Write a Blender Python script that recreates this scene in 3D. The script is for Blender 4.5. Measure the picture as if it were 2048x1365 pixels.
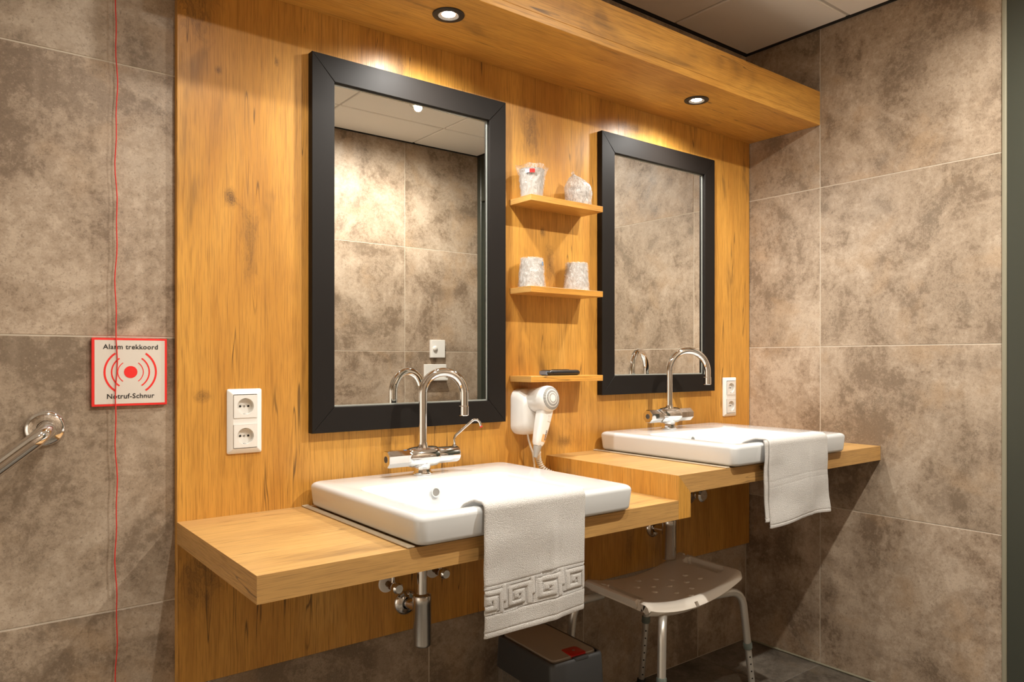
import bpy, bmesh, math, random
from mathutils import Vector, Matrix, noise
random.seed(7)
scene = bpy.context.scene
for o in list(bpy.data.objects):
    bpy.data.objects.remove(o, do_unlink=True)
C = scene.collection
PI = math.pi

# ------------------------------------------------------------------ camera
cam_d = bpy.data.cameras.new('camera')
cam = bpy.data.objects.new('camera', cam_d)
C.objects.link(cam)
cam_d.sensor_fit = 'HORIZONTAL'
cam_d.sensor_width = 36.0
cam_d.lens = 1486.6 / 2048 * 36.0
cam_d.shift_x = -(1058.1 - 1024.0) / 2048
cam_d.shift_y = (721.2 - 682.5) / 2048
cam_d.clip_start = 0.02
cam.location = (0, -1.84, 1.148)
cam.rotation_euler = (PI / 2, 0, -0.6726)
scene.camera = cam

# ------------------------------------------------------------------ world, exposure
w = bpy.data.worlds.new('world')
scene.world = w
w.use_nodes = True
w.node_tree.nodes['Background'].inputs[0].default_value = (1.0, 0.9, 0.78, 1)
w.node_tree.nodes['Background'].inputs[1].default_value = 0.0
vs = scene.view_settings
vs.view_transform = 'Standard'
vs.look = 'None'
vs.gamma = 1.0
vs.use_curve_mapping = False
vs.exposure = 0.82
scene.cycles.max_bounces = 8
scene.cycles.diffuse_bounces = 5
scene.cycles.glossy_bounces = 4
scene.cycles.transparent_max_bounces = 10
scene.cycles.sample_clamp_indirect = 6.0
scene.cycles.blur_glossy = 0.6

WARM = (1.0, 0.955, 0.86)          # colour of the ceiling lamps
WARM2 = (1.0, 0.97, 0.91)         # colour of the lamps over the basins
P_CEIL = 70.0
P_SOFF = 20.0

# ------------------------------------------------------------------ materials
def nmat(name):
    m = bpy.data.materials.new(name)
    m.use_nodes = True
    nt = m.node_tree
    return m, nt, nt.nodes['Principled BSDF']

def simple(name, col, rough=0.5, metal=0.0, spec=0.5, bump=None, coat=0.0, sheen=0.0):
    m, nt, b = nmat(name)
    b.inputs['Base Color'].default_value = (*col, 1)
    b.inputs['Roughness'].default_value = rough
    b.inputs['Metallic'].default_value = metal
    b.inputs['Specular IOR Level'].default_value = spec
    b.inputs['Coat Weight'].default_value = coat
    b.inputs['Sheen Weight'].default_value = sheen
    # every material gets a faint procedural variation
    tc = nt.nodes.new('ShaderNodeTexCoord')
    n = nt.nodes.new('ShaderNodeTexNoise')
    n.inputs['Scale'].default_value = bump[0] if bump else 60
    n.inputs['Detail'].default_value = 4
    nt.links.new(tc.outputs['Object'], n.inputs['Vector'])
    if bump:
        bp = nt.nodes.new('ShaderNodeBump')
        bp.inputs['Strength'].default_value = bump[1]
        bp.inputs['Distance'].default_value = bump[2]
        nt.links.new(n.outputs['Fac'], bp.inputs['Height'])
        nt.links.new(bp.outputs['Normal'], b.inputs['Normal'])
    else:
        mr = nt.nodes.new('ShaderNodeMapRange')
        mr.inputs['To Min'].default_value = max(0.0, rough - 0.02)
        mr.inputs['To Max'].default_value = rough + 0.02
        nt.links.new(n.outputs['Fac'], mr.inputs['Value'])
        nt.links.new(mr.outputs['Result'], b.inputs['Roughness'])
    return m

def emitter(name, col, strength):
    m, nt, b = nmat(name)
    b.inputs['Base Color'].default_value = (0.8, 0.8, 0.8, 1)
    b.inputs['Emission Color'].default_value = (*col, 1)
    b.inputs['Emission Strength'].default_value = strength
    return m

class NT:
    """small node helper"""
    def __init__(s, nt):
        s.nt = nt
    def n(s, t, **k):
        x = s.nt.nodes.new('ShaderNode' + t)
        for a, v in k.items():
            setattr(x, a, v)
        return x
    def l(s, a, b):
        s.nt.links.new(a, b)
    def math(s, op, a, b=None, clamp=False):
        x = s.n('Math', operation=op, use_clamp=clamp)
        for i, v in enumerate((a, b)):
            if v is None:
                continue
            if isinstance(v, (int, float)):
                x.inputs[i].default_value = v
            else:
                s.l(v, x.inputs[i])
        return x.outputs[0]
    def rng(s, v, a, b, c=0.0, d=1.0, smooth=True):
        x = s.n('MapRange', interpolation_type='SMOOTHSTEP' if smooth else 'LINEAR')
        s.l(v, x.inputs['Value'])
        for k, q in zip(('From Min', 'From Max', 'To Min', 'To Max'), (a, b, c, d)):
            x.inputs[k].default_value = q
        return x.outputs['Result']
    def mix(s, f, a, b, mode='MIX'):
        x = s.n('Mix', data_type='RGBA', blend_type=mode)
        if isinstance(f, (int, float)):
            x.inputs[0].default_value = f
        else:
            s.l(f, x.inputs[0])
        for i, v in ((6, a), (7, b)):
            if isinstance(v, tuple):
                x.inputs[i].default_value = (*v, 1)
            else:
                s.l(v, x.inputs[i])
        return x.outputs[2]
    def mapping(s, vec, loc=(0, 0, 0), scale=(1, 1, 1)):
        x = s.n('Mapping')
        x.inputs['Location'].default_value = loc
        x.inputs['Scale'].default_value = scale
        s.l(vec, x.inputs['Vector'])
        return x.outputs[0]
    def noise(s, vec, scale, detail=4, rough=0.55, dist=0.0):
        x = s.n('TexNoise')
        x.inputs['Scale'].default_value = scale
        x.inputs['Detail'].default_value = detail
        x.inputs['Roughness'].default_value = rough
        x.inputs['Distortion'].default_value = dist
        s.l(vec, x.inputs['Vector'])
        return x.outputs['Fac']

def wood(name, axis='Z', seed=0.0, knots=(), light=1.0, glare=0.0):
    """oak laminate: grain along one object axis, pores, cracks, knots"""
    m, nt, b = nmat(name)
    h = NT(nt)
    obj = h.n('TexCoord').outputs['Object']
    vec = h.mapping(obj, loc=(seed, seed * 1.7, seed * 2.3))
    ax = 'XYZ'.index(axis)
    def st(k, across=1.0):
        v = [across] * 3
        v[ax] = k
        return tuple(v)
    # wandering of the grain
    wob = big0 = h.noise(h.mapping(vec, scale=st(0.35)), 5.0, 2)
    big = h.noise(h.mapping(vec, scale=st(0.22)), 4.2, 5, 0.6, 0.6)
    mid = h.noise(h.mapping(vec, scale=st(0.07)), 38, 4, 0.6, 0.3)
    fine = h.noise(h.mapping(vec, scale=st(0.030)), 460, 2, 0.65)
    def tone(c):
        g = (0.62, 0.42, 0.20)  # paler tone mixed into the colour to stand for lamp glare
        return tuple(light * (a_ * (1 - glare) + g_ * glare) for a_, g_ in zip(c, g))
    dark = tone((0.47, 0.205, 0.034))
    base = tone((0.645, 0.322, 0.060))
    pale = tone((0.73, 0.42, 0.115))
    col = h.mix(h.rng(big, 0.28, 0.56), dark, base)
    col = h.mix(h.rng(big, 0.55, 0.78), col, pale)
    col = h.mix(h.rng(mid, 0.36, 0.62, 0.20, 0.0), col, tuple(c * 0.62 for c in dark))
    pore = h.noise(h.mapping(vec, scale=st(0.028)), 240, 2, 0.65)
    col = h.mix(h.rng(pore, 0.32, 0.46, 0.46, 0.0), col, tuple(c * 0.60 for c in dark))
    col = h.mix(h.rng(fine, 0.32, 0.54, 0.42, 0.0), col, tuple(c * 0.55 for c in dark))
    # smoky streaks
    smk = h.noise(h.mapping(vec, loc=(3, 5, 7), scale=st(0.30)), 6.5, 4, 0.65, 0.8)
    col = h.mix(h.math('MULTIPLY', h.rng(smk, 0.57, 0.72, 0.0, 0.70), h.rng(mid, 0.30, 0.62, 1.0, 0.35)), col, (0.11, 0.052, 0.018))
    # thin cracks
    ck = h.noise(h.mapping(vec, loc=(11, 2, 5), scale=st(0.055)), 30, 2, 0.5, 0.15)
    ckm = h.noise(h.mapping(vec, loc=(1, 9, 4), scale=st(0.5)), 5.0, 2)
    ckf = h.math('MULTIPLY', h.rng(h.math('ABSOLUTE', h.math('SUBTRACT', ck, 0.640)), 0.001, 0.011, 1.0, 0.0),
                 h.rng(ckm, 0.44, 0.54))
    col = h.mix(h.math('MULTIPLY', ckf, 0.72), col, (0.045, 0.025, 0.012))
    # scattered knots
    vo = h.n('TexVoronoi', feature='F1')
    vo.inputs['Scale'].default_value = 3.6
    vo.inputs['Randomness'].default_value = 1.0
    h.l(h.mapping(vec, scale=st(0.55)), vo.inputs['Vector'])
    sep = h.n('SeparateColor')
    h.l(vo.outputs['Color'], sep.inputs[0])
    km = h.rng(sep.outputs[0], 0.50, 0.54)
    dist = h.math('ADD', vo.outputs['Distance'], h.math('MULTIPLY', h.math('SUBTRACT', wob, 0.5), 0.05))
    kf = h.math('MULTIPLY', h.rng(dist, 0.010, 0.052, 0.97, 0.0), km)
    kh = h.math('MULTIPLY', h.rng(dist, 0.03, 0.26, 0.50, 0.0), km)
    col = h.mix(kh, col, (0.24, 0.105, 0.026))
    col = h.mix(kf, col, (0.05, 0.025, 0.012))
    # named flame figures and big knots (x, z, half width, half height, strength)
    if knots:
        turb = h.noise(h.mapping(obj, scale=(1, 1, 0.45)), 24, 5, 0.75, 1.4)
        tt = h.math('MULTIPLY', h.math('SUBTRACT', turb, 0.5), 2.0)
    for (kx, kz, hw, hh, s_) in knots:
        mp = h.n('Mapping', vector_type='POINT')
        mp.inputs['Location'].default_value = (-kx / hw, 0, -kz / hh)
        mp.inputs['Scale'].default_value = (1 / hw, 0, 1 / hh)
        h.l(obj, mp.inputs['Vector'])
        ln = h.n('VectorMath', operation='LENGTH')
        h.l(mp.outputs[0], ln.inputs[0])
        d2 = h.math('ADD', ln.outputs['Value'], tt)
        rings = h.math('SINE', h.math('MULTIPLY', d2, 26.0))
        msk = h.math('MULTIPLY', h.rng(d2, 0.05, 1.0, s_, 0.0), h.rng(rings, -1.0, 1.0, 0.55, 1.0))
        col = h.mix(msk, col, (0.13, 0.062, 0.020))
        col = h.mix(h.rng(d2, -0.35, 0.05, min(1, s_ * 1.3), 0.0), col, (0.035, 0.018, 0.010))
    h.l(col, b.inputs['Base Color'])
    b.inputs['Roughness'].default_value = 0.36
    rg = h.rng(fine, 0.3, 0.7, 0.44, 0.33)
    h.l(rg, b.inputs['Roughness'])
    b.inputs['Specular IOR Level'].default_value = 0.42
    return m

def stone_tile(name, pale, mid, dark, rough=0.5, gloss_var=0.12, swirl=0.0):
    m, nt, b = nmat(name)
    h = NT(nt)
    obj = h.n('TexCoord').outputs['Object']
    oi = h.n('ObjectInfo')
    r = oi.outputs['Random']
    cx = h.n('CombineXYZ')
    h.l(h.math('MULTIPLY', r, 37.0), cx.inputs[0])
    h.l(h.math('MULTIPLY', r, 91.0), cx.inputs[1])
    h.l(h.math('MULTIPLY', r, 53.0), cx.inputs[2])
    va = h.n('VectorMath', operation='ADD')
    h.l(obj, va.inputs[0]); h.l(cx.outputs[0], va.inputs[1])
    vec = va.outputs[0]
    big = h.noise(vec, 3.0, 5, 0.62, 0.7)
    med = h.noise(h.mapping(vec, loc=(4, 8, 2)), 9.0, 6, 0.68, 0.4)
    fin = h.noise(vec, 55, 3, 0.75)
    grit = h.noise(vec, 260, 2, 0.8)
    strk = h.noise(h.mapping(vec, loc=(2, 1, 6), scale=(1, 1, 0.16)), 9.0, 3, 0.6)
    tiny = h.noise(vec, 120, 4, 0.8)
    f1 = h.math('ADD', h.math('ADD', h.math('MULTIPLY', big, 0.50), h.math('MULTIPLY', med, 0.30)), h.math('MULTIPLY', fin, 0.20))
    col = h.mix(h.rng(f1, 0.425, 0.505), dark, mid)
    col = h.mix(h.rng(f1, 0.49, 0.59), col, pale)
    col = h.mix(h.rng(strk, 0.50, 0.72, 0.0, 0.30), col, tuple(min(1, c * 1.22) for c in pale))
    # rusty and dark clouds, broken up by the grit
    blot = h.math('ADD', h.math('MULTIPLY', med, 0.62), h.math('MULTIPLY', tiny, 0.38))
    col = h.mix(h.math('MULTIPLY', h.rng(blot, 0.525, 0.60, 0.0, 0.75), h.rng(big, 0.42, 0.56, 1.0, 0.25)), col, tuple(c * 0.72 for c in dark))
    rust = h.noise(h.mapping(vec, loc=(9, 4, 3)), 4.2, 3, 0.6, 0.5)
    col = h.mix(h.rng(rust, 0.54, 0.70, 0.0, 0.45), col, (pale[0] * .86, pale[1] * .72, pale[2] * .55))
    grain = h.math('ADD', h.math('MULTIPLY', tiny, 0.55), h.math('MULTIPLY', grit, 0.45))
    col = h.mix(h.rng(grain, 0.34, 0.50, 0.55, 0.0), col, tuple(c * 0.62 for c in dark))
    col = h.mix(h.rng(grain, 0.53, 0.70, 0.0, 0.38), col, tuple(min(1, c * 1.35) for c in pale))
    # a slightly different cast for each tile
    col = h.mix(h.rng(r, 0.0, 1.0, 0.0, 0.16, False), col, (0.17, 0.16, 0.12))
    h.l(col, b.inputs['Base Color'])
    h.l(h.rng(med, 0.3, 0.7, rough + gloss_var * .5, rough - gloss_var * .5), b.inputs['Roughness'])
    b.inputs['Specular IOR Level'].default_value = 0.4
    return m

PANEL_KNOTS = ((0.465, 1.985, 0.07, 0.13, 0.75), (0.545, 1.535, 0.018, 0.030, 0.95), (0.590, 1.43, 0.034, 0.13, 0.62), (0.515, 1.83, 0.012, 0.018, 0.9),
               (1.46, 1.86, 0.05, 0.11, 0.75), (1.505, 1.555, 0.016, 0.026, 0.95), (1.535, 1.45, 0.032, 0.10, 0.70), (0.655, 1.885, 0.012, 0.02, 0.9),
               (1.92, 1.965, 0.13, 0.022, 0.6), (0.475, 0.655, 0.06, 0.13, 0.72), (1.48, 0.985, 0.04, 0.12, 0.35), (1.00, 1.955, 0.03, 0.05, 0.5),
               (1.60, 0.885, 0.05, 0.025, 0.7), (0.485, 1.065, 0.03, 0.02, 0.6), (1.90, 0.50, 0.03, 0.10, 0.5), (0.575, 0.62, 0.012, 0.018, 0.95))
M = {}
M['wood_panel'] = wood('oak_laminate_upright_grain', 'Z', 0.0, knots=PANEL_KNOTS)
M['wood_x'] = wood('oak_laminate_lengthwise_grain', 'X', 3.1, glare=0.45, light=0.92)  # worktop colour paled in place of lamplight glare
M['wood_x2'] = wood('oak_laminate_lengthwise_grain_pelmet', 'X', 9.4)
M['wood_y'] = wood('oak_laminate_cross_grain', 'Y', 5.7, glare=0.3, light=0.92)
M['wood_z'] = wood('oak_laminate_riser_grain', 'Z', 6.9)
M['wood_shelf'] = wood('oak_laminate_shelf', 'X', 1.3, light=1.08)
M['tile'] = stone_tile('brown_beige_stone_tile', (0.50, 0.395, 0.298), (0.36, 0.270, 0.192), (0.200, 0.138, 0.091))
M['tile_floor'] = stone_tile('dark_stone_floor_tile', (0.22, 0.19, 0.155), (0.14, 0.118, 0.094), (0.078, 0.063, 0.049), 0.45)
M['grout'] = simple('grey_beige_grout', (0.52, 0.45, 0.36), 0.9, bump=(120, 0.4, 0.001))
M['grout_dark'] = simple('dark_floor_grout', (0.16, 0.14, 0.12), 0.9, bump=(120, 0.4, 0.001))
M['ceil'] = simple('matt_white_ceiling_board', (0.90, 0.875, 0.83), 0.9, bump=(300, 0.15, 0.0005))
M['plaster'] = simple('white_plaster', (0.86, 0.83, 0.78), 0.9, bump=(200, 0.2, 0.001))
M['ceil_grid'] = simple('ceiling_grid_metal', (0.55, 0.52, 0.48), 0.6)
M['gap'] = simple('black_shadow_gap', (0.012, 0.011, 0.010), 0.8)
M['black'] = simple('satin_black_lacquer', (0.012, 0.0095, 0.008), 0.50, spec=0.16)
M['lampblack'] = simple('matt_black_lamp_ring', (0.022, 0.018, 0.015), 0.45)
M['lampin'] = simple('dark_lamp_reflector', (0.16, 0.14, 0.12), 0.4)
M['white_lamp'] = simple('white_lamp_ring', (0.7, 0.68, 0.64), 0.5)
M['led_soffit'] = emitter('glowing_lamp_lens', (1.0, 0.94, 0.85), 22.0)
M['led_ceil'] = emitter('glowing_ceiling_lamp_lens', (1.0, 0.92, 0.8), 20.0)
M['ceramic'] = simple('white_glazed_ceramic', (0.64, 0.655, 0.66), 0.06, spec=0.55, coat=0.0)
M['seal'] = simple('beige_silicone_sealant', (0.46, 0.38, 0.27), 0.5)
M['chrome'] = simple('polished_chrome', (0.80, 0.79, 0.78), 0.055, 1.0)
M['chrome_b'] = simple('brushed_chrome', (0.70, 0.68, 0.65), 0.24, 1.0, bump=(900, 0.1, 0.0003))
M['brass'] = simple('aged_brass', (0.22, 0.14, 0.06), 0.35, 1.0)
M['knobcap'] = simple('grey_plastic_cap', (0.05, 0.047, 0.045), 0.5)
M['plastic'] = simple('white_plastic', (0.80, 0.78, 0.745), 0.30)
M['plastic2'] = simple('ivory_plastic', (0.74, 0.715, 0.67), 0.38)
M['hole'] = simple('dark_opening', (0.012, 0.011, 0.010), 0.7)
M['screw'] = simple('grey_screw', (0.35, 0.34, 0.32), 0.4, 0.6)
M['grey_rubber'] = simple('grey_rubber', (0.38, 0.36, 0.33), 0.55)
M['white_rubber'] = simple('white_cable', (0.70, 0.66, 0.60), 0.5)
M['red'] = simple('red_print', (0.78, 0.025, 0.020), 0.45)
M['red_cord'] = simple('red_cord', (0.62, 0.030, 0.022), 0.6)
M['ink'] = simple('black_print', (0.014, 0.012, 0.012), 0.5)
M['sign'] = simple('off_white_sign_face', (0.66, 0.60, 0.53), 0.35)
M['blue_print'] = simple('blue_print', (0.05, 0.22, 0.48), 0.4)
M['navy'] = simple('navy_print', (0.03, 0.06, 0.12), 0.4)
M['orange_label'] = simple('orange_label', (0.75, 0.42, 0.18), 0.5)
M['paleblue'] = simple('pale_blue_print', (0.45, 0.66, 0.85), 0.4)
M['door'] = simple('dark_olive_grey_paint', (0.045, 0.048, 0.036), 0.32)
M['doorseal'] = simple('pale_olive_joint_seal', (0.26, 0.24, 0.17), 0.6)
M['stool'] = simple('cream_moulded_plastic', (0.82, 0.75, 0.66), 0.42, bump=(600, 0.10, 0.0005))
M['alu'] = simple('satin_aluminium', (0.66, 0.63, 0.58), 0.38, 0.75)
M['collar'] = simple('grey_green_plastic', (0.15, 0.18, 0.16), 0.5)
M['rubber'] = simple('black_rubber', (0.012, 0.012, 0.012), 0.7)
M['bin'] = simple('anthracite_plastic', (0.042, 0.042, 0.043), 0.48, bump=(500, 0.15, 0.0005))
M['bin_lid'] = simple('taupe_plastic_lid', (0.30, 0.25, 0.20), 0.42)
M['binred'] = simple('red_push_button', (0.42, 0.010, 0.008), 0.4)
M['remote'] = simple('black_plastic_remote', (0.018, 0.017, 0.017), 0.28)
M['remote_end'] = simple('blue_grey_plastic', (0.16, 0.19, 0.24), 0.25)
M['cup'] = simple('translucent_white_cup', (0.40, 0.36, 0.32), 0.35)

def mirror_mat():
    m, nt, b = nmat('silvered_mirror_glass')
    b.inputs['Base Color'].default_value = (0.90, 0.90, 0.875, 1)
    b.inputs['Metallic'].default_value = 1.0
    b.inputs['Roughness'].default_value = 0.0
    return m
M['mirror'] = mirror_mat()
M['mirror_edge'] = simple('bright_mirror_bevel', (0.62, 0.66, 0.62), 0.16, 0.6)

def film_mat(name, alpha, tint=(0.92, 0.89, 0.86), crinkle=0.8):
    m, nt, b = nmat(name)
    h = NT(nt)
    obj = h.n('TexCoord').outputs['Object']
    n1 = h.noise(h.mapping(obj, scale=(1, 1, 0.45)), 70, 4, 0.6, 1.5)
    rg = h.math('ABSOLUTE', h.math('SUBTRACT', n1, 0.5))
    bp = h.n('Bump')
    bp.inputs['Strength'].default_value = crinkle
    bp.inputs['Distance'].default_value = 0.004
    h.l(rg, bp.inputs['Height'])
    h.l(bp.outputs['Normal'], b.inputs['Normal'])
    b.inputs['Base Color'].default_value = (*tint, 1)
    b.inputs['Roughness'].default_value = 0.14
    b.inputs['Specular IOR Level'].default_value = 0.8
    h.l(h.rng(rg, 0.0, 0.10, min(1, alpha + 0.35), alpha), b.inputs['Alpha'])
    return m
M['film'] = film_mat('crinkled_clear_film', 0.16, (0.72, 0.69, 0.66), 1.0)
M['film_thick'] = film_mat('crumpled_cloudy_film', 0.42, (0.66, 0.63, 0.60), 1.0)
M['bag'] = film_mat('thin_waste_bag_film', 0.38, (0.26, 0.22, 0.18), 0.3)

def towel_mat():
    m, nt, b = nmat('white_terry_cloth')
    h = NT(nt)
    obj = h.n('TexCoord').outputs['Object']
    vo = h.n('TexVoronoi', feature='F1')
    vo.inputs['Scale'].default_value = 640
    h.l(obj, vo.inputs['Vector'])
    n1 = h.noise(obj, 420, 4, 0.7)
    n2 = h.noise(obj, 40, 3, 0.6)
    hh = h.math('ADD', h.math('MULTIPLY', vo.outputs['Distance'], -0.9), h.math('ADD', n1, h.math('MULTIPLY', n2, 0.5)))
    bp = h.n('Bump')
    bp.inputs['Strength'].default_value = 0.75
    bp.inputs['Distance'].default_value = 0.0022
    h.l(hh, bp.inputs['Height'])
    h.l(bp.outputs['Normal'], b.inputs['Normal'])
    h.l(h.mix(h.rng(n1, 0.3, 0.7), (0.60, 0.575, 0.545), (0.76, 0.74, 0.715)), b.inputs['Base Color'])
    b.inputs['Roughness'].default_value = 0.95
    b.inputs['Specular IOR Level'].default_value = 0.1
    b.inputs['Sheen Weight'].default_value = 0.25
    return m
M['towel'] = towel_mat()

# ------------------------------------------------------------------ mesh helpers
class MB:
    def __init__(s):
        s.v = []; s.f = []; s.mi = []
    def add(s, vs, fs, mi=0):
        o = len(s.v)
        s.v += [Vector(p) for p in vs]
        s.f += [tuple(i + o for i in f) for f in fs]
        s.mi += [mi] * len(fs)
        return s
    def bm(s, bm, mi=0):
        bm.verts.index_update()
        s.add([v.co.copy() for v in bm.verts], [[v.index for v in f.verts] for f in bm.faces], mi)
        bm.free()
        return s
    def box(s, x0, x1, y0, y1, z0, z1, bev=0.0, seg=1, mi=0):
        bm = bmesh.new()
        bmesh.ops.create_cube(bm, size=1)
        for v in bm.verts:
            v.co = Vector((x0 + (v.co.x + .5) * (x1 - x0), y0 + (v.co.y + .5) * (y1 - y0), z0 + (v.co.z + .5) * (z1 - z0)))
        if bev > 0:
            bmesh.ops.bevel(bm, geom=bm.edges[:], offset=bev, segments=seg, affect='EDGES', profile=0.5)
        return s.bm(bm, mi)
    def lathe(s, prof, n=32, origin=(0, 0, 0), axis='Z', cap0=True, cap1=True, mi=0, mat=None):
        """prof: (radius, height) pairs along the axis"""
        vs = []
        for r, z in prof:
            for i in range(n):
                a = 2 * PI * i / n
                vs.append(Vector((r * math.cos(a), r * math.sin(a), z)))
        fs = []
        k = len(prof)
        for j in range(k - 1):
            for i in range(n):
                a, b2 = j * n + i, j * n + (i + 1) % n
                fs.append((a, b2, b2 + n, a + n))
        if cap0:
            fs.append(tuple(reversed(range(n))))
        if cap1:
            fs.append(tuple(range((k - 1) * n, k * n)))
        if mat is None:
            mat = {'Z': Matrix.Identity(3), 'X': Matrix(((0, 0, 1), (1, 0, 0), (0, 1, 0))),
                   'Y': Matrix(((1, 0, 0), (0, 0, -1), (0, 1, 0)))}[axis]
        o = Vector(origin)
        return s.add([mat @ v + o for v in vs], fs, mi)
    def tube(s, pts, r, n=16, caps=True, mi=0):
        pts = [Vector(p) for p in pts]
        rr = r if isinstance(r, (list, tuple)) else [r] * len(pts)
        tang = []
        for i in range(len(pts)):
            a = pts[max(0, i - 1)]; b2 = pts[min(len(pts) - 1, i + 1)]
            tang.append((b2 - a).normalized())
        up = Vector((0, 0, 1)) if abs(tang[0].z) < .9 else Vector((1, 0, 0))
        nrm = tang[0].cross(up).normalized()
        vs = []
        for i, p in enumerate(pts):
            nrm = (nrm - tang[i] * nrm.dot(tang[i])).normalized()
            bi = tang[i].cross(nrm)
            for j in range(n):
                a = 2 * PI * j / n
                vs.append(p + (nrm * math.cos(a) + bi * math.sin(a)) * rr[i])
        fs = []
        for i in range(len(pts) - 1):
            for j in range(n):
                a, b2 = i * n + j, i * n + (j + 1) % n
                fs.append((a, b2, b2 + n, a + n))
        if caps:
            fs.append(tuple(reversed(range(n))))
            fs.append(tuple(range((len(pts) - 1) * n, len(pts) * n)))
        return s.add(vs, fs, mi)
    def loft(s, loops, cap0=False, cap1=False, mi=0):
        n = len(loops[0]); vs = []
        for lp in loops:
            vs += lp
        fs = []
        for j in range(len(loops) - 1):
            for i in range(n):
                a, b2 = j * n + i, j * n + (i + 1) % n
                fs.append((a, b2, b2 + n, a + n))
        if cap0:
            fs.append(tuple(reversed(range(n))))
        if cap1:
            fs.append(tuple(range((len(loops) - 1) * n, len(loops) * n)))
        return s.add(vs, fs, mi)
    def prism(s, poly, y0, y1, mi=0):
        """polygon in x,z extruded along y"""
        n = len(poly)
        vs = [(x, y0, z) for x, z in poly] + [(x, y1, z) for x, z in poly]
        fs = [tuple(range(n)), tuple(reversed(range(n, 2 * n)))]
        for i in range(n):
            fs.append((i, i + n, (i + 1) % n + n, (i + 1) % n))
        return s.add(vs, fs, mi)

def rrect(cx, cy, hx, hy, r, z, seg=6):
    """rounded rectangle loop in a horizontal plane"""
    r = min(r, hx - 1e-5, hy - 1e-5)
    pts = []
    for qx, qy, a0 in ((1, 1, 0), (-1, 1, PI / 2), (-1, -1, PI), (1, -1, 3 * PI / 2)):
        for i in range(seg + 1):
            a = a0 + PI / 2 * i / seg
            pts.append(Vector((cx + qx * (hx - r) + r * math.cos(a), cy + qy * (hy - r) + r * math.sin(a), z)))
    return pts

def wpos(o):
    p = Vector((0, 0, 0))
    while o is not None:
        p += o.location
        o = o.parent
    return p

def obj(name, mb, mat, parent=None, loc=None, smooth=None, fix=True):
    """one mesh object; the vertices of mb are world positions"""
    org = Vector(loc) if loc is not None else (wpos(parent) if parent is not None else Vector((0, 0, 0)))
    me = bpy.data.meshes.new(name)
    me.from_pydata([tuple(v - org) for v in mb.v], [], mb.f)
    me.polygons.foreach_set('material_index', mb.mi)
    for x in (mat if isinstance(mat, (list, tuple)) else [mat]):
        me.materials.append(M[x])
    if fix:
        bm = bmesh.new(); bm.from_mesh(me)
        bmesh.ops.recalc_face_normals(bm, faces=bm.faces[:])
        bm.to_mesh(me); bm.free()
    if smooth is not None:
        me.polygons.foreach_set('use_smooth', [True] * len(me.polygons))
        me.set_sharp_from_angle(angle=math.radians(smooth))
    o = bpy.data.objects.new(name, me)
    C.objects.link(o)
    if parent is not None:
        o.parent = parent
        o.location = org - wpos(parent)
    else:
        o.location = org
    return o

def tag(o, label, cat, group=None, kind=None):
    if label: o['label'] = label
    if cat: o['category'] = cat
    if group: o['group'] = group
    if kind: o['kind'] = kind
    return o

def thing(name, label, cat, loc, group=None):
    o = bpy.data.objects.new(name, None)
    o.empty_display_size = 0.05
    C.objects.link(o)
    o.location = loc
    return tag(o, label, cat, group)

def struct(name, mb, mat, label=None, loc=None, smooth=None):
    o = obj(name, mb, mat, None, loc, smooth)
    o['kind'] = 'structure'
    if label: o['label'] = label
    return o

def copy_tree(o, parent=None):
    c = o.copy()
    C.objects.link(c)
    c.parent = parent
    for ch in list(o.children):
        copy_tree(ch, c)
    return c

def spot(name, loc, power, col, size_deg, blend, radius, parent, aim=(0, 0, -1)):
    d = bpy.data.lights.new(name, 'SPOT')
    d.energy = power
    d.color = col
    d.spot_size = math.radians(size_deg)
    d.spot_blend = blend
    d.shadow_soft_size = radius
    o = bpy.data.objects.new(name, d)
    C.objects.link(o)
    o.parent = parent
    o.location = Vector(loc) - wpos(parent)
    o.rotation_euler = Vector(aim).to_track_quat('-Z', 'Y').to_euler()
    return o

# ------------------------------------------------------------------ dimensions
XW = 2.6076          # right wall
XL = -1.90           # left end of the room
YB = -2.0            # wall behind the camera
ZC = 2.40            # ceiling
PN = -0.020          # front face of the oak panel
PX0 = 0.4263         # left edge of the panel and worktop
G = 0.0013           # half a tile joint

# ------------------------------------------------------------------ room shell
fl = struct('floor', MB().box(XL - .1, XW + .1, YB - .1, .1, -.10, -.0009), 'grout_dark', 'dark grouted floor under the tiles')
wb = struct('wall_back', MB().box(XL - .1, XW + .1, .0009, .10, -.10, ZC + .1), 'grout', 'tiled wall behind the oak panel')
wr = struct('wall_right', MB().box(XW + .0009, XW + .10, -.955, .10, -.10, ZC + .1), 'grout', 'tiled side wall at the end of the worktop')
wf = struct('wall_front', MB().box(XL - .1, XW + .1, YB - .10, YB - .0009, -.10, ZC + .1), 'grout', 'tiled wall seen in the mirrors')
wl = struct('wall_left', MB().box(XL - .10, XL - .003, YB - .1, .1, -.10, ZC + .1), 'plaster', 'unseen wall at the far left, made white to bounce light')  # out of view; kept close and white so it throws light back
cl = struct('ceiling', MB().box(XL - .1, XW + .1, YB - .1, .1, ZC + .006, ZC + .10), 'ceil_grid', 'white suspended ceiling with square boards')

def cuts(lo, hi, start, step):
    xs = [lo]
    k = start
    while k > lo: k -= step
    while k < hi:
        if k > lo + .01 and k < hi - .01: xs.append(k)
        k += step
    return xs + [hi]

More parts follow.
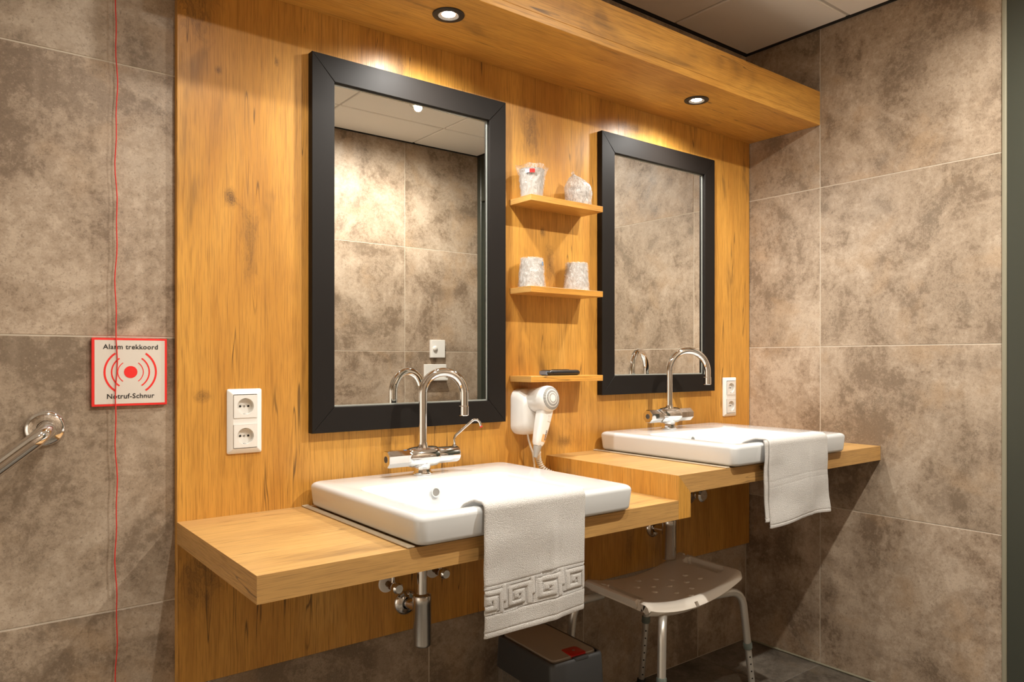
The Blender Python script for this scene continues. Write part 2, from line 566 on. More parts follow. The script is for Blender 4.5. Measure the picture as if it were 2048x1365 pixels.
_tile_cache = {}
def tile_piece(name, parent, cx, cy, cz, sx, sy, sz, mat, bev=0.0012):
    key = (round(sx, 4), round(sy, 4), round(sz, 4), mat)
    if key not in _tile_cache:
        mb = MB().box(-sx / 2, sx / 2, -sy / 2, sy / 2, -sz / 2, sz / 2, bev)
        me = bpy.data.meshes.new(name)
        me.from_pydata([tuple(v) for v in mb.v], [], mb.f)
        me.materials.append(M[mat])
        _tile_cache[key] = me
    o = bpy.data.objects.new(name, _tile_cache[key])
    C.objects.link(o)
    o.parent = parent
    o.location = (cx, cy, cz)
    return o

T = 0.006            # tile thickness showing
rows = [0.0, 0.6, 1.2, 1.8, ZC]
xs = cuts(XL, XW, 2.3, 0.6)
ys = cuts(YB, 0.0, -0.33, 0.6)
for i in range(len(xs) - 1):
    for j in range(4):
        a, b2, c, d = xs[i], xs[i + 1], rows[j], rows[j + 1]
        if not (a > PX0 + .02 and b2 < XW - .1 and c > 0.5 and d < 2.0):      # wholly behind the oak panel
            tile_piece('wall_tile', wb, (a + b2) / 2, T / 2, (c + d) / 2, b2 - a - 2 * G, T, d - c - 2 * G, 'tile')
xf = cuts(XL, XW, 2.1, 0.6)
for i in range(len(xf) - 1):
    for j in range(4):
        a, b2, c, d = xf[i], xf[i + 1], rows[j], rows[j + 1]
        tile_piece('wall_tile', wf, (a + b2) / 2, YB - T / 2, (c + d) / 2, b2 - a - 2 * G, T, d - c - 2 * G, 'tile')
yr = [-0.945, -0.33, 0.0]
for i in range(2):
    for j in range(4):
        a, b2, c, d = yr[i], yr[i + 1], rows[j], rows[j + 1]
        tile_piece('wall_tile', wr, XW + T / 2, (a + b2) / 2, (c + d) / 2, T, b2 - a - 2 * G, d - c - 2 * G, 'tile')
for i in range(len(xs) - 1):
    for j in range(len(ys) - 1):
        a, b2, c, d = xs[i], xs[i + 1], ys[j], ys[j + 1]
        tile_piece('floor_tile', fl, (a + b2) / 2, (c + d) / 2, -T / 2, b2 - a - 2 * G, d - c - 2 * G, T, 'tile_floor')
# ceiling boards
xc = cuts(XL + .012, XW - .012, 2.145, 0.6)
yc = cuts(YB + .012, -.012, -0.45, 0.6)
for i in range(len(xc) - 1):
    for j in range(len(yc) - 1):
        a, b2, c, d = xc[i], xc[i + 1], yc[j], yc[j + 1]
        tile_piece('ceiling_board', cl, (a + b2) / 2, (c + d) / 2, ZC + .006, b2 - a - .012, d - c - .012, .012, 'ceil', .003)
mb = MB()
mb.box(XL, XW, -.012, 0, ZC - .001, ZC + .006)
mb.box(XL, XW, YB, YB + .012, ZC - .001, ZC + .006)
mb.box(XW - .012, XW, YB, 0, ZC - .001, ZC + .006)
mb.box(XL, XL + .012, YB, 0, ZC - .001, ZC + .006)
struct('trim_1', mb, 'gap', 'black shadow gap around the ceiling')
# silicone joint along the foot of the right wall
mb = MB().box(XW - .008, XW, -.945, -.008, 0, .008, .003)
struct('trim_2', mb, 'doorseal', 'pale joint between side wall and floor')
mb = MB().box(XW - .010, XW, -.958, -.944, 0, ZC, .004, 2)
struct('trim_3', mb, 'doorseal', 'pale upright seal beside the dark door frame')

# dark painted door in the right wall, up to the ceiling
dr = bpy.data.objects.new('door_1', None); C.objects.link(dr)
dr.location = (XW, -1.48, 0); dr['kind'] = 'structure'
dr['label'] = 'dark olive grey door and frame at the right edge'
mb = MB()
mb.box(XW - .006, XW + .09, -1.06, -.958, 0, ZC - .002, .002)
mb.box(XW - .006, XW + .09, YB + .001, YB + .04, 0, ZC - .002, .002)
mb.box(XW - .006, XW + .09, YB + .04, -1.06, 2.12, ZC - .002, .002)
obj('door_frame', mb, 'door', dr)
lf = obj('door_leaf', MB().box(XW + .012, XW + .05, YB + .043, -1.063, .006, 2.117, .002), 'door', dr)
mb = MB().lathe([(.026, 0), (.026, .006), (.022, .008)], 24, (XW + .012, -1.13, 1.03), mat=Matrix(((0, 0, -1), (1, 0, 0), (0, -1, 0))))
mb.tube([(XW + .008, -1.13, 1.03), (XW - .035, -1.13, 1.03), (XW - .045, -1.14, 1.03), (XW - .045, -1.25, 1.03)], .009, 12)
obj('door_handle', mb, 'chrome', lf, smooth=40)

# ------------------------------------------------------------------ oak panel and lamp pelmet
pan = obj('oak_cladding', MB().box(PX0, XW - .004, PN, -.0005, .40, 2.10, .0012), 'wood_panel')
tag(pan, 'large oak panel with upright grain and knots covering the tiled wall', 'panel')

pel = thing('lamp_pelmet', 'long oak box holding two spotlights above the mirrors', 'pelmet', (1.5, -.17, 2.036))
obj('bottom_board', MB().box(PX0, XW - .002, -.3308, -.0205, 2.036, 2.058, .0008), 'wood_x2', pel)
obj('front_board', MB().box(PX0, XW - .002, -.3308, -.308, 2.0582, 2.162, .0008), 'wood_x2', pel)
obj('top_board', MB().box(PX0, XW - .002, -.307, -.0205, 2.14, 2.1615, .0008), 'wood_x2', pel)
obj('end_board', MB().box(PX0, PX0 + .022, -.307, -.0205, 2.0585, 2.1395, .0008), 'wood_y', pel)

def downlight(name, label, x, y, z, black, power, col, group, cone, blend):
    t = thing(name, label, 'lamp', (x, y, z), group)
    rm = 'lampblack' if black else 'white_lamp'
    mb = MB().lathe([(.041, .0), (.0415, -.0012), (.0405, -.0032), (.030, -.0042), (.0285, -.0042), (.0275, -.0030), (.0275, .001)], 48, (x, y, z), cap0=False, cap1=False)
    obj('trim_ring', mb, rm, t, smooth=40)
    mb = MB().lathe([(.0272, -.0036), (.0262, -.0040), (.0190, .0010), (.0185, .004)], 48, (x, y, z), cap0=False, cap1=False)
    obj('reflector', mb, 'lampin' if black else 'white_lamp', t, smooth=40)
    mb = MB().lathe([(.0184, .0002), (.0150, -.0012), (.006, -.0020)], 40, (x, y, z), cap0=False, cap1=True)
    obj('lens', mb, 'led_soffit' if black else 'led_ceil', t, smooth=60)
    spot('lamp_light', (x, y, z - .012), power, col, cone, blend, .018, t)
    return t
downlight('spotlight', 'black-rimmed recessed spotlight above the near basin', 1.0265, -.2195, 2.036, True, P_SOFF, WARM2, 'spotlights in the oak pelmet', 164, 1.0)
downlight('spotlight', 'black-rimmed recessed spotlight above the far basin', 2.0243, -.2143, 2.036, True, P_SOFF, WARM2, 'spotlights in the oak pelmet', 164, 1.0)
CL = ((1.845, -1.41, 0.95, 177, .65, 'white ceiling downlight reflected in the near mirror'),
      (0.645, -.765, 0.33, 160, 1.0, 'white ceiling downlight nearest the left end of the worktop'),
      (0.645, -1.41, 0.36, 174, .9, 'added fill downlight, out of view, over the left end of the room, by the opposite wall'),  # extra lamp out of view, added to soften shadows and lift the room
      (-1.155, -1.41, 2.6, 90, 1.0, 'added fill downlight, out of view, at the far left by the opposite wall'),  # this and the next: unseen lamps added for bounced fill light
      (-1.155, -.765, 2.6, 90, 1.0, 'added fill downlight, out of view, at the far left by the tiled back wall'))
for x, y, k, cone, bl_, lb in CL:
    downlight('ceiling_downlight', lb, x, y, ZC, False, P_CEIL * k, WARM, 'round downlights in the white ceiling', cone, bl_)

# ------------------------------------------------------------------ stepped worktop
YF = -0.560
ZL0, ZL1 = 0.7306, 0.7800
ZH0, ZH1 = 0.7960, 0.8455
XS0, XS1 = 1.521, 1.5695
# basin cut-outs (relative to the left edge of each basin)
S1X, S2X = 0.7285, 1.7350
SZ = 0.0640
def slab_with_hole(x0, x1, z0, z1, hx0, hx1, hy0, hy1):
    mb = MB()
    xv = [x0, hx0, hx1, x1]; yv = [YF, hy0, hy1, PN - .0005]
    idx = {}
    for k, z in enumerate((z0, z1)):
        for i in range(4):
            for j in range(4):
                idx[i, j, k] = len(mb.v); mb.v.append(Vector((xv[i], yv[j], z)))
    def q(*p, mi=0):
        mb.f.append(tuple(idx[a] for a in p)); mb.mi.append(mi)
    for i in range(3):
        for j in range(3):
            if (i, j) == (1, 1): continue
            q((i, j, 1), (i + 1, j, 1), (i + 1, j + 1, 1), (i, j + 1, 1))
            q((i, j, 0), (i, j + 1, 0), (i + 1, j + 1, 0), (i + 1, j, 0))
    for i in range(3):
        q((i, 0, 0), (i + 1, 0, 0), (i + 1, 0, 1), (i, 0, 1))
        q((i, 3, 0), (i, 3, 1), (i + 1, 3, 1), (i + 1, 3, 0))
        q((0, i, 0), (0, i, 1), (0, i + 1, 1), (0, i + 1, 0), mi=1)
        q((3, i, 0), (3, i + 1, 0), (3, i + 1, 1), (3, i, 1), mi=1)
    q((1, 1, 0), (1, 1, 1), (2, 1, 1), (2, 1, 0)); q((1, 2, 0), (2, 2, 0), (2, 2, 1), (1, 2, 1))
    q((1, 1, 0), (1, 2, 0), (1, 2, 1), (1, 1, 1)); q((2, 1, 0), (2, 1, 1), (2, 2, 1), (2, 2, 0))
    return mb
wt = thing('worktop', 'stepped oak worktop carrying both basins along the panel', 'worktop', (PX0, -.29, ZL0))
mb = slab_with_hole(PX0, XS0 - .0002, ZL0, ZL1, S1X + .050, S1X + .500, -.535, -.205)
obj('lower_slab', mb, ['wood_x', 'wood_y'], wt)
mb = MB().prism([(XS0, ZL0 + .0), (XS1, ZL0), (XS1, ZH0 - .0002), (XS0 + .0003, ZH1 - .0008), (XS0, ZH1 - .001)], YF, PN - .0005)
obj('riser', mb, 'wood_z', wt)
# upper slab, mitred over the riser
mb = MB().prism([(XS0, ZH1 - .0006), (XS0 + .0006, ZH1), (XS1 + .20, ZH1), (XS1 + .20, ZH0), (XS1, ZH0)], YF, PN - .0005)
mb2 = slab_with_hole(XS1 + .20, XW - .001, ZH0, ZH1, S2X + .050, S2X + .500, -.535, -.205)
mb.add(mb2.v, mb2.f)
mb.mi[-len(mb2.f):] = mb2.mi
obj('upper_slab', mb, ['wood_x', 'wood_y'], wt)

# ------------------------------------------------------------------ wash basins
def make_basin(x0, z0, label):
    """x0 left edge, z0 worktop height"""
    t = thing('wash_basin', label, 'sink', (x0 + .3, -.3, z0), 'square white basins on the worktop')
    W, y0, y1 = 0.606, -.582, -.034
    cx, cy, hx, hy = x0 + W / 2, (y0 + y1) / 2, W / 2, (y1 - y0) / 2
    zb, zt = z0 + .0035, z0 + SZ
    L = []
    S = 8
    # underside to outer wall
    L.append(rrect(cx, cy, hx - .05, hy - .05, .02, zb, S))
    L.append(rrect(cx, cy, hx - .012, hy - .012, .020, zb, S))
    for a in (0, 22, 45, 68, 90):
        q = math.radians(a); r = .010
        L.append(rrect(cx, cy, hx - .004 - r + r * math.sin(q), hy - .004 - r + r * math.sin(q), .022, zb + r - r * math.cos(q), S))
    for a in (0, 18, 36, 54, 72, 90):
        q = math.radians(a); r = .0125
        L.append(rrect(cx, cy, hx - r + r * math.cos(q), hy - r + r * math.cos(q), .024, zt - r + r * math.sin(q), S))
    # flat rim, then the bowl (it sits nearer the left edge)
    bx0, bx1, by0, by1 = x0 + .056, x0 + .474, -.548, -.205
    bcx, bcy, bhx, bhy = (bx0 + bx1) / 2, (by0 + by1) / 2, (bx1 - bx0) / 2, (by1 - by0) / 2
    L.append(rrect(bcx, bcy, bhx + .010, bhy + .010, .040, zt - .0002, S))
    for a in (15, 35, 55, 75):
        q = math.radians(a); r = .012
        L.append(rrect(bcx, bcy, bhx + .010 - r * math.sin(q), bhy + .010 - r * math.sin(q), .036, zt - r + r * math.cos(q), S))
    # inclined walls
    def wall(t_, zz, rr):
        xa = bx0 + .030 + .035 * t_; xb = bx1 - .006 - .105 * t_
        ya = by0 + .012 + .030 * t_; yb = by1 - .004 - .028 * t_
        return rrect((xa + xb) / 2, (ya + yb) / 2, (xb - xa) / 2, (yb - ya) / 2, rr, zz, S)
    L.append(wall(0.12, zt - .018, .034))
    L.append(wall(0.55, zt - .055, .034))
    L.append(wall(0.92, zt - .088, .036))
    L.append(wall(1.10, zt - .098, .05))
    L.append(wall(1.45, zt - .103, .05))
    fx, fy = (bx0 + bx1) / 2 - .03, (by0 + by1) / 2
    L.append(rrect(fx, fy, .05, .05, .0499, zt - .106, S))
    L.append(rrect(fx, fy, .024, .024, .0239, zt - .108, S))
    mb = MB().loft(L, cap0=False, cap1=True)
    obj('bowl', mb, 'ceramic', t, smooth=50)
    # overflow opening with its rim
    ov = (x0 + .258, by1 - .0175, zt - .030)
    rm = Matrix.Rotation(math.radians(82), 3, 'X')
    mb = MB().lathe([(.0125, 0), (.0125, .0025), (.0100, .0025), (.0095, .0005)], 28, ov, cap0=False, cap1=False, mat=rm)
    o = obj('overflow_rim', mb, 'ceramic', t, smooth=40)
    mb = MB().lathe([(.0097, .0), (.0097, .0012)], 28, ov, cap0=False, cap1=True, mat=rm)
    obj('overflow_opening', mb, 'screw', t, smooth=40)
    mb = MB().lathe([(.022, 0), (.022, .003), (.019, .005), (.004, .0055)], 32, (fx, fy, zt - .1085), cap0=False)
    obj('drain_plug', mb, 'chrome', t, smooth=40)
    # bead of sealant along the left foot of the basin
    mb = MB().box(x0 - .0115, x0 + .006, -.5595, -.0215, z0 + .0002, z0 + .0035, .0012)
    obj('sealant_bead', mb, 'seal', t)
    return t
make_basin(S1X, ZL1, 'white square basin on the lower worktop, towel with key pattern over its rim')
make_basin(S2X, ZH1, 'white square basin on the raised worktop, plain towel over its rim')

# ------------------------------------------------------------------ taps
def make_tap(x, y, z, ang, lever, label, R=.0675, drop=0.0):
    t = thing('basin_tap', label, 'tap', (x, y, z), 'swan-neck mixer taps')
    za = z + .0475
    ax = Matrix(((0, 0, 1), (1, 0, 0), (0, 1, 0)))
    # foot: flared pedestal
    mb = MB().lathe([(.0265, 0), (.0268, .003), (.0235, .006), (.0205, .014), (.0210, .022), (.0235, .030)], 12, (x, y, z + .0003))
    obj('foot', mb, 'chrome', t, smooth=25)
    # body: cross barrel, thicker in the middle
    mb = MB().lathe([(.0205, -.050), (.0225, -.046), (.0255, -.038), (.0275, -.026), (.0282, 0), (.0275, .026), (.0262, .038), (.0255, .0405), (.0225, .042)], 40, (x, y, za), mat=ax)
    obj('body', mb, 'chrome', t, smooth=40)
    for sgn in (-1, 1):
        seg = 8 if not (lever and sgn > 0) else 40
        Rk = .0235 if seg == 8 else .0222
        prof = [(Rk * .93, sgn * .0430), (Rk, sgn * .045), (Rk, sgn * .1040), (Rk * .93, sgn * .1085)]
        rot = ax @ Matrix.Rotation(math.radians(22.5), 3, 'Z') if seg == 8 else ax
        mb = MB().lathe(prof, seg, (x, y, za), mat=rot)
        k = obj('control_knob', mb, 'chrome', t, smooth=30)
        mb = MB().lathe([(.0085, sgn * .1080), (.0085, sgn * .1092), (.0070, sgn * .1096)], 24, (x, y, za), mat=ax)
        obj('knob_cap', mb, 'knobcap', k, smooth=40)
        if sgn < 0:
            mb = MB().box(x - .060, x - .052, y - .010, y - .004, za + .0212, za + .0224, .0004)
            obj('cold_mark', mb, 'blue_print', k)
    # neck
    zt = za + .024
    mb = MB().lathe([(.0165, 0), (.0150, .006), (.0135, .010), (.0135, .016)], 32, (x, y, zt - .002))
    obj('neck_collar', mb, 'chrome', t, smooth=40)
    r = .0120
    zs = z + .2725 - R
    d = Vector((math.cos(ang), -math.sin(ang), 0))
    p0 = Vector((x, y, 0))
    pts = [p0 + Vector((0, 0, zt + .012)), p0 + Vector((0, 0, (zt + zs) / 2)), p0 + Vector((0, 0, zs - .004))]
    for i in range(33):
        a = PI * i / 32
        pts.append(p0 + d * (R - R * math.cos(a)) + Vector((0, 0, zs + R * math.sin(a))))
    e = p0 + d * (2 * R)
    pts.append(e + Vector((0, 0, zs - .008)))
    pts.append(e + Vector((0, 0, zs - .034 + drop)))
    obj('swan_neck', MB().tube(pts, r, 24), 'chrome', t, smooth=40)
    mb = MB().lathe([(.0118, -.034), (.0133, -.036), (.0133, -.060), (.0120, -.0615), (.0095, -.0605)], 32, tuple(e + Vector((0, 0, zs + drop))))
    obj('aerator', mb, 'chrome', t, smooth=35)
    if lever:
        lx = x + .101
        pts = [Vector((lx, y, za + .020)), Vector((lx - .001, y, za + .034)), Vector((lx - .001, y, za + .040)), Vector((lx + .004, y, za + .050)),
               Vector((lx + .050, y - .008, za + .086)), Vector((lx + .058, y - .010, za + .091)), Vector((lx + .068, y - .012, za + .090)),
               Vector((lx + .074, y - .014, za + .083)), Vector((lx + .078, y - .015, za + .070))]
        mb = MB().tube(pts, .0036, 12)
        lv = obj('lever_spout', mb, 'chrome', t, smooth=50)
        mb = MB().tube([pts[-1] + Vector((-.0004, .0001, .003)), pts[-1] + Vector((.0003, 0, -.001))], .0039, 12)
        obj('red_tip', mb, 'red', lv, smooth=50)
        mb = MB().lathe([(.0065, 0), (.0065, .003), (.0045, .0045)], 20, (lx, y, za + .0205))
        obj('lever_socket', mb, 'chrome', t, smooth=40)
    return t
make_tap(1.013, -.112, ZL1 + SZ, math.radians(15.0), True, 'chrome swan-neck tap with thin lever spout on the near basin', .058, 0.0)
make_tap(1.995, -.118, ZH1 + SZ, math.radians(22.0), False, 'chrome swan-neck tap with octagonal knobs on the far basin', .075, .0165)

# ------------------------------------------------------------------ mirrors
def make_mirror(x0, x1, z0, z1, label):
    t = thing('framed_mirror', label, 'mirror', ((x0 + x1) / 2, PN, z0), 'black framed mirrors')
    yb, yf = PN - .0004, -.0435
    wv, wh = .0600, .0645
    g = .0004
    def member(poly, inset):
        n = len(poly)
        c = Vector((sum(p[0] for p in poly) / n, sum(p[1] for p in poly) / n))
        ins = [(p[0] + inset * (1 if p[0] < c.x else -1) * .9, p[1] + inset * (1 if p[1] < c.y else -1) * .9) for p in poly]
        loops = [[Vector((px, y, pz)) for px, pz in pl] for pl, y in ((poly, yb), (poly, yf + .0012), (ins, yf))]
        return MB().loft(loops, True, True)
    ix0, ix1, iz0, iz1 = x0 + wv, x1 - wv, z0 + wh, z1 - wh
    obj('frame_member', member([(x0, z0 + g), (ix0, iz0 + g), (ix0, iz1 - g), (x0, z1 - g)], .0010), 'black', t)
    obj('frame_member', member([(x1, z1 - g), (ix1, iz1 - g), (ix1, iz0 + g), (x1, z0 + g)], .0010), 'black', t)
    obj('frame_member', member([(x0 + g, z1), (ix0 + g, iz1), (ix1 - g, iz1), (x1 - g, z1)], .0010), 'black', t)
    obj('frame_member', member([(x1 - g, z0), (ix1 - g, iz0), (ix0 + g, iz0), (x0 + g, z0)], .0010), 'black', t)
    ym = -.0300
    gl = MB()
    gl.add([(ix0 + .0042, ym, iz0 + .0042), (ix1 - .0042, ym, iz0 + .0042), (ix1 - .0042, ym, iz1 - .0042), (ix0 + .0042, ym, iz1 - .0042),
            (ix0 - .004, yb, iz0 - .004), (ix1 + .004, yb, iz0 - .004), (ix1 + .004, yb, iz1 + .004), (ix0 - .004, yb, iz1 + .004)],
           [(0, 1, 2, 3), (0, 4, 5, 1), (1, 5, 6, 2), (2, 6, 7, 3), (3, 7, 4, 0), (7, 6, 5, 4)])
    gl.mi = [0, 1, 1, 1, 1, 1]
    obj('mirror_glass', gl, ['mirror', 'mirror_edge'], t)
    # bright inner fillet between glass and frame
    f = MB()
    for a, b2, c, d in ((ix0, ix0 + .0040, iz0, iz1), (ix1 - .0040, ix1, iz0, iz1)):
        f.box(a, b2, -.0315, -.029, c, d, .0005)
    for c, d in ((iz0, iz0 + .0040), (iz1 - .0040, iz1)):
        f.box(ix0 + .004, ix1 - .004, -.0315, -.029, c, d, .0005)
    obj('inner_fillet', f, 'mirror_edge', t)
    return t
make_mirror(.7355, 1.3418, .9635, 1.9253, 'taller black-framed mirror behind the near basin')
make_mirror(1.7440, 2.3475, 1.0310, 1.9203, 'black-framed mirror behind the far basin beside the side wall')

# ------------------------------------------------------------------ small shelves
for z, lb in ((1.6408, 'top oak shelf between the mirrors, two wrapped cups on it'),
              (1.3690, 'middle oak shelf between the mirrors, two upturned cups on it'),
              (1.1008, 'lowest oak shelf between the mirrors, remote control on it')):
    mb = MB().box(1.373, 1.6685, -.1254, PN - .0004, z - .0180, z, .0006)
    for i, f in enumerate(mb.f):
        n_ = (mb.v[f[1]] - mb.v[f[0]]).cross(mb.v[f[2]] - mb.v[f[0]])
        if abs(n_.x) > abs(n_.y) + abs(n_.z): mb.mi[i] = 1
    s = obj('oak_shelf', mb, ['wood_shelf', 'wood_y'])
    tag(s, lb, 'shelf', 'small oak shelves between the mirrors')

# ------------------------------------------------------------------ power sockets
def make_socket(x0, x1, z0, z1, label):
    t = thing('double_socket', label, 'socket', ((x0 + x1) / 2, PN, z0), 'white double wall sockets')
    cx = (x0 + x1) / 2; cz = (z0 + z1) / 2
    hx, hz = (x1 - x0) / 2, (z1 - z0) / 2
    def ring(ix, iz, y, r):
        return [Vector((p.x, y, p.y)) for p in rrect(cx, cz, hx - ix, hz - iz, r, 0, 4)]
    y = PN - .0003
    loops = [ring(0, 0, y, .004), ring(0, 0, y - .003, .004), ring(.0012, .0012, y - .0045, .004), ring(.0115, .0115, y - .0098, .002), ring(.0125, .0125, y - .0102, .002)]
    loops.append(ring(.0130, .0130, y - .004, .002))
    mbf = MB().loft(loops, True, False)
    mbf.box(cx - hx + .0122, cx + hx - .0122, y - .0101, y - .002, cz - .0082, cz + .0082, .0004)
    obj('cover_frame', mbf, 'plastic', t, smooth=30)
    yf = y - .0103
    for k in (1, -1):
        pz = cz + k * .0355
        R = .0195; n = 40; hs = .0272
        sq, ci, ciw, flo = [], [], [], []
        for i in range(n):
            a = 2 * PI * i / n
            ca, sa = math.cos(a), math.sin(a)
            m_ = max(abs(ca), abs(sa))
            sq.append(Vector((cx + hs * ca / m_, yf - .0016, pz + hs * sa / m_)))
            ci.append(Vector((cx + R * ca, yf - .0016, pz + R * sa)))
            ciw.append(Vector((cx + R * .985 * ca, yf + .0002, pz + R * .985 * sa)))
            flo.append(Vector((cx + R * .97 * ca, yf + .0095, pz + R * .97 * sa)))
        sq0 = [Vector((v.x, yf + .0002, v.z)) for v in sq]
        ins = obj('socket_insert', MB().loft([sq0, sq, ci, ciw, flo], False, True), 'plastic2', t, smooth=30)
        for dx in (-.0095, .0095):
            mb = MB().lathe([(.0026, 0), (.0026, .0006)], 16, (cx + dx, yf + .0092, pz), axis='Y', cap0=True)
            obj('pin_hole', mb, 'hole', ins)
        mb = MB().lathe([(.0024, 0), (.0024, .0007)], 16, (cx, yf + .0092, pz), axis='Y')
        obj('centre_screw', mb, 'screw', ins)
        for dz in (-1, 1):
            mb = MB().box(cx - .0028, cx + .0028, yf + .0005, yf + .009, pz + dz * (R * .97) - .0012, pz + dz * (R * .97) + .0012, .0004)
            obj('earth_clip', mb, 'screw', ins)
        # the well cuts through the cover: dark rim behind
    return t
make_socket(.5353, .6163, .9257, 1.0797, 'white double socket on the panel left of the near mirror')
make_socket(2.4262, 2.5090, .9257, 1.0797, 'white double socket on the panel right of the far mirror')

# ------------------------------------------------------------------ alarm sign and cord
SX0, SX1, SZ0, SZ1 = .2594, .4081, 1.0480, 1.1967
SG = thing('alarm_sign', 'square red-bordered alarm cord sign on the tiled wall', 'sign', ((SX0 + SX1) / 2, 0, SZ0))
obj('border_board', MB().box(SX0, SX1, -.0090, -.0004, SZ0, SZ1, .0006), 'red', SG)
obj('white_face', MB().box(SX0 + .0052, SX1 - .0048, -.0093, -.0088, SZ0 + .0050, SZ1 - .0045, .0), 'sign', SG)
scx, scz = (SX0 + SX1) / 2 + .0006, 1.1222
mb = MB().lathe([(.0133, 0), (.0133, .0003)], 40, (scx, -.0093, scz), axis='Y')
obj('red_dot', mb, 'red', SG)
for r, th in ((.0252, .0017), (.0372, .0029), (.0508, .0040)):
    for sgn in (-1, 1):
        pts_o, pts_i = [], []
        for i in range(25):
            a = math.radians(-54 + 108 * i / 24)
            pts_o.append((scx + sgn * (r + th / 2) * math.cos(a), scz + (r + th / 2) * math.sin(a)))
            pts_i.append((scx + sgn * (r - th / 2) * math.cos(a), scz + (r - th / 2) * math.sin(a)))
        mb = MB()
        n = 25
        mb.add([(x, -.0096, z) for x, z in pts_o] + [(x, -.0096, z) for x, z in pts_i] + [(x, -.0091, z) for x, z in pts_o] + [(x, -.0091, z) for x, z in pts_i],
               [(i, i + 1, n + i + 1, n + i) for i in range(n - 1)] + [(i, 2 * n + i, 2 * n + i + 1, i + 1) for i in range(n - 1)] +
               [(n + i, n + i + 1, 3 * n + i + 1, 3 * n + i) for i in range(n - 1)])
        obj('signal_arc', mb, 'red', SG)

def text_part(body, width, cx, y, zb, mat, parent, name):
    cu = bpy.data.curves.new(name, 'FONT')
    cu.body = body
    cu.size = 0.02
    cu.extrude = 0.0002
    cu.offset = 0.00022
    cu.space_character = 1.06
    cu.resolution_u = 3
    to = bpy.data.objects.new(name, cu)
    C.objects.link(to)
    dg = bpy.context.evaluated_depsgraph_get()
    me = bpy.data.meshes.new_from_object(to.evaluated_get(dg))
    bpy.data.objects.remove(to, do_unlink=True)
    xs_ = [v.co.x for v in me.vertices]
    k = width / (max(xs_) - min(xs_))
    mid = (max(xs_) + min(xs_)) / 2
    org = wpos(parent)
    for v in me.vertices:
        X, Y, Z = v.co
        v.co = Vector((cx + (X - mid) * k, y - Z, zb + Y * k)) - org
    me.materials.clear()
    me.materials.append(M[mat])
    o = bpy.data.objects.new(name, me)
    C.objects.link(o)
    o.parent = parent
    return o
text_part('Alarm trekkoord', .1085, scx + .0005, -.0096, 1.1728, 'ink', SG, 'lettering')
text_part('Notruf-Schnur', .0935, scx + .0008, -.0096, 1.0645, 'ink', SG, 'lettering')

cpts = []
for i in range(90):
    z = ZC - (ZC - .12) * i / 89
    cpts.append((.3068 + .0016 * math.sin(i * .55) + .0012 * math.sin(i * 1.31) - .0015 * math.sin((ZC - z) * 1.2), -.0122 + .0006 * math.sin(i * .8), z))
cd = thing('emergency_pull', 'thin red pull cord hanging down in front of the alarm sign', 'cord', (.305, -.012, .12))
obj('cord', MB().tube(cpts, .00125, 8), 'red_cord', cd, smooth=60)
obj('pull_ring', MB().lathe([(.004, 0), (.007, -.006), (.008, -.02), (.005, -.03)], 20, (cpts[-1][0], cpts[-1][1], .121)), 'red_cord', cd, smooth=40)
obj('ceiling_anchor', MB().lathe([(.012, 0), (.012, -.012), (.004, -.02)], 20, (cpts[0][0], -.0135, ZC - .0005)), 'white_lamp', cd, smooth=40)

# ------------------------------------------------------------------ grab bar
gb = thing('grab_bar', 'chrome slanting grab bar on the tiled wall below the alarm sign', 'handrail', (.176, 0, 1.0065))
ga = math.radians(219)
gdir = Vector((math.cos(ga), 0, math.sin(ga)))
e0 = Vector((.176, 0, 1.0065)); glen = .52
e1 = e0 + gdir * glen
pts = [e0 + Vector((0, -.004, 0)), e0 + Vector((0, -.030, 0))]
rb = .036
for i in range(1, 13):
    a = PI / 2 * i / 12
    pts.append(e0 + Vector((0, -.030 - rb * math.sin(a), 0)) + gdir * (rb - rb * math.cos(a)))
n_ = len(pts)
pts2 = [e1 + Vector((0, p.y, 0)) - gdir * ((p - e0).dot(gdir)) for p in reversed(pts)]
obj('rail', MB().tube(pts + pts2, .0160, 28), 'chrome', gb, smooth=50)
for e in (e0, e1):
    mb = MB().lathe([(.0365, 0), (.0370, .003), (.0350, .0075), (.0290, .0105), (.0165, .0118)], 48, (e.x, -.0006, e.z), axis='Y', cap1=False)
    # the axis points to -y
    for v in mb.v: v.y = -.0006 - abs(v.y + .0006)
    obj('wall_flange', mb, 'chrome', gb, smooth=40)

# ------------------------------------------------------------------ plates on the opposite wall (seen in the mirror)
t = thing('sensor_plate', 'white square sensor plate on the opposite wall, seen in the near mirror', 'sensor', (2.31, YB, 1.16))
obj('plate', MB().box(2.262, 2.358, YB + .0005, YB + .022, 1.163, 1.268, .003, 2), 'plastic', t)
mb = MB().lathe([(.016, 0), (.0155, .005), (.011, .009), (.004, .011)], 28, (2.287, YB + .022, 1.217), axis='Y')
for v in mb.v: v.y = YB + .022 + abs(v.y - YB - .022)
obj('sensor_dome', mb, 'plastic2', t, smooth=60)
t = thing('flush_plate', 'wide white plate with ledge on the opposite wall, seen in the near mirror', 'plate', (2.30, YB, 1.03))
obj('plate', MB().box(2.222, 2.372, YB + .0005, YB + .014, 1.045, 1.125, .003, 2), 'plastic', t)
obj('ledge', MB().box(2.222, 2.372, YB + .0005, YB + .030, 1.028, 1.044, .003, 2), 'plastic', t)

# ------------------------------------------------------------------ hair dryer
HD = thing('hair_dryer', 'white hotel hair dryer in its wall holder under the lowest shelf', 'hair dryer', (1.42, PN, .90))
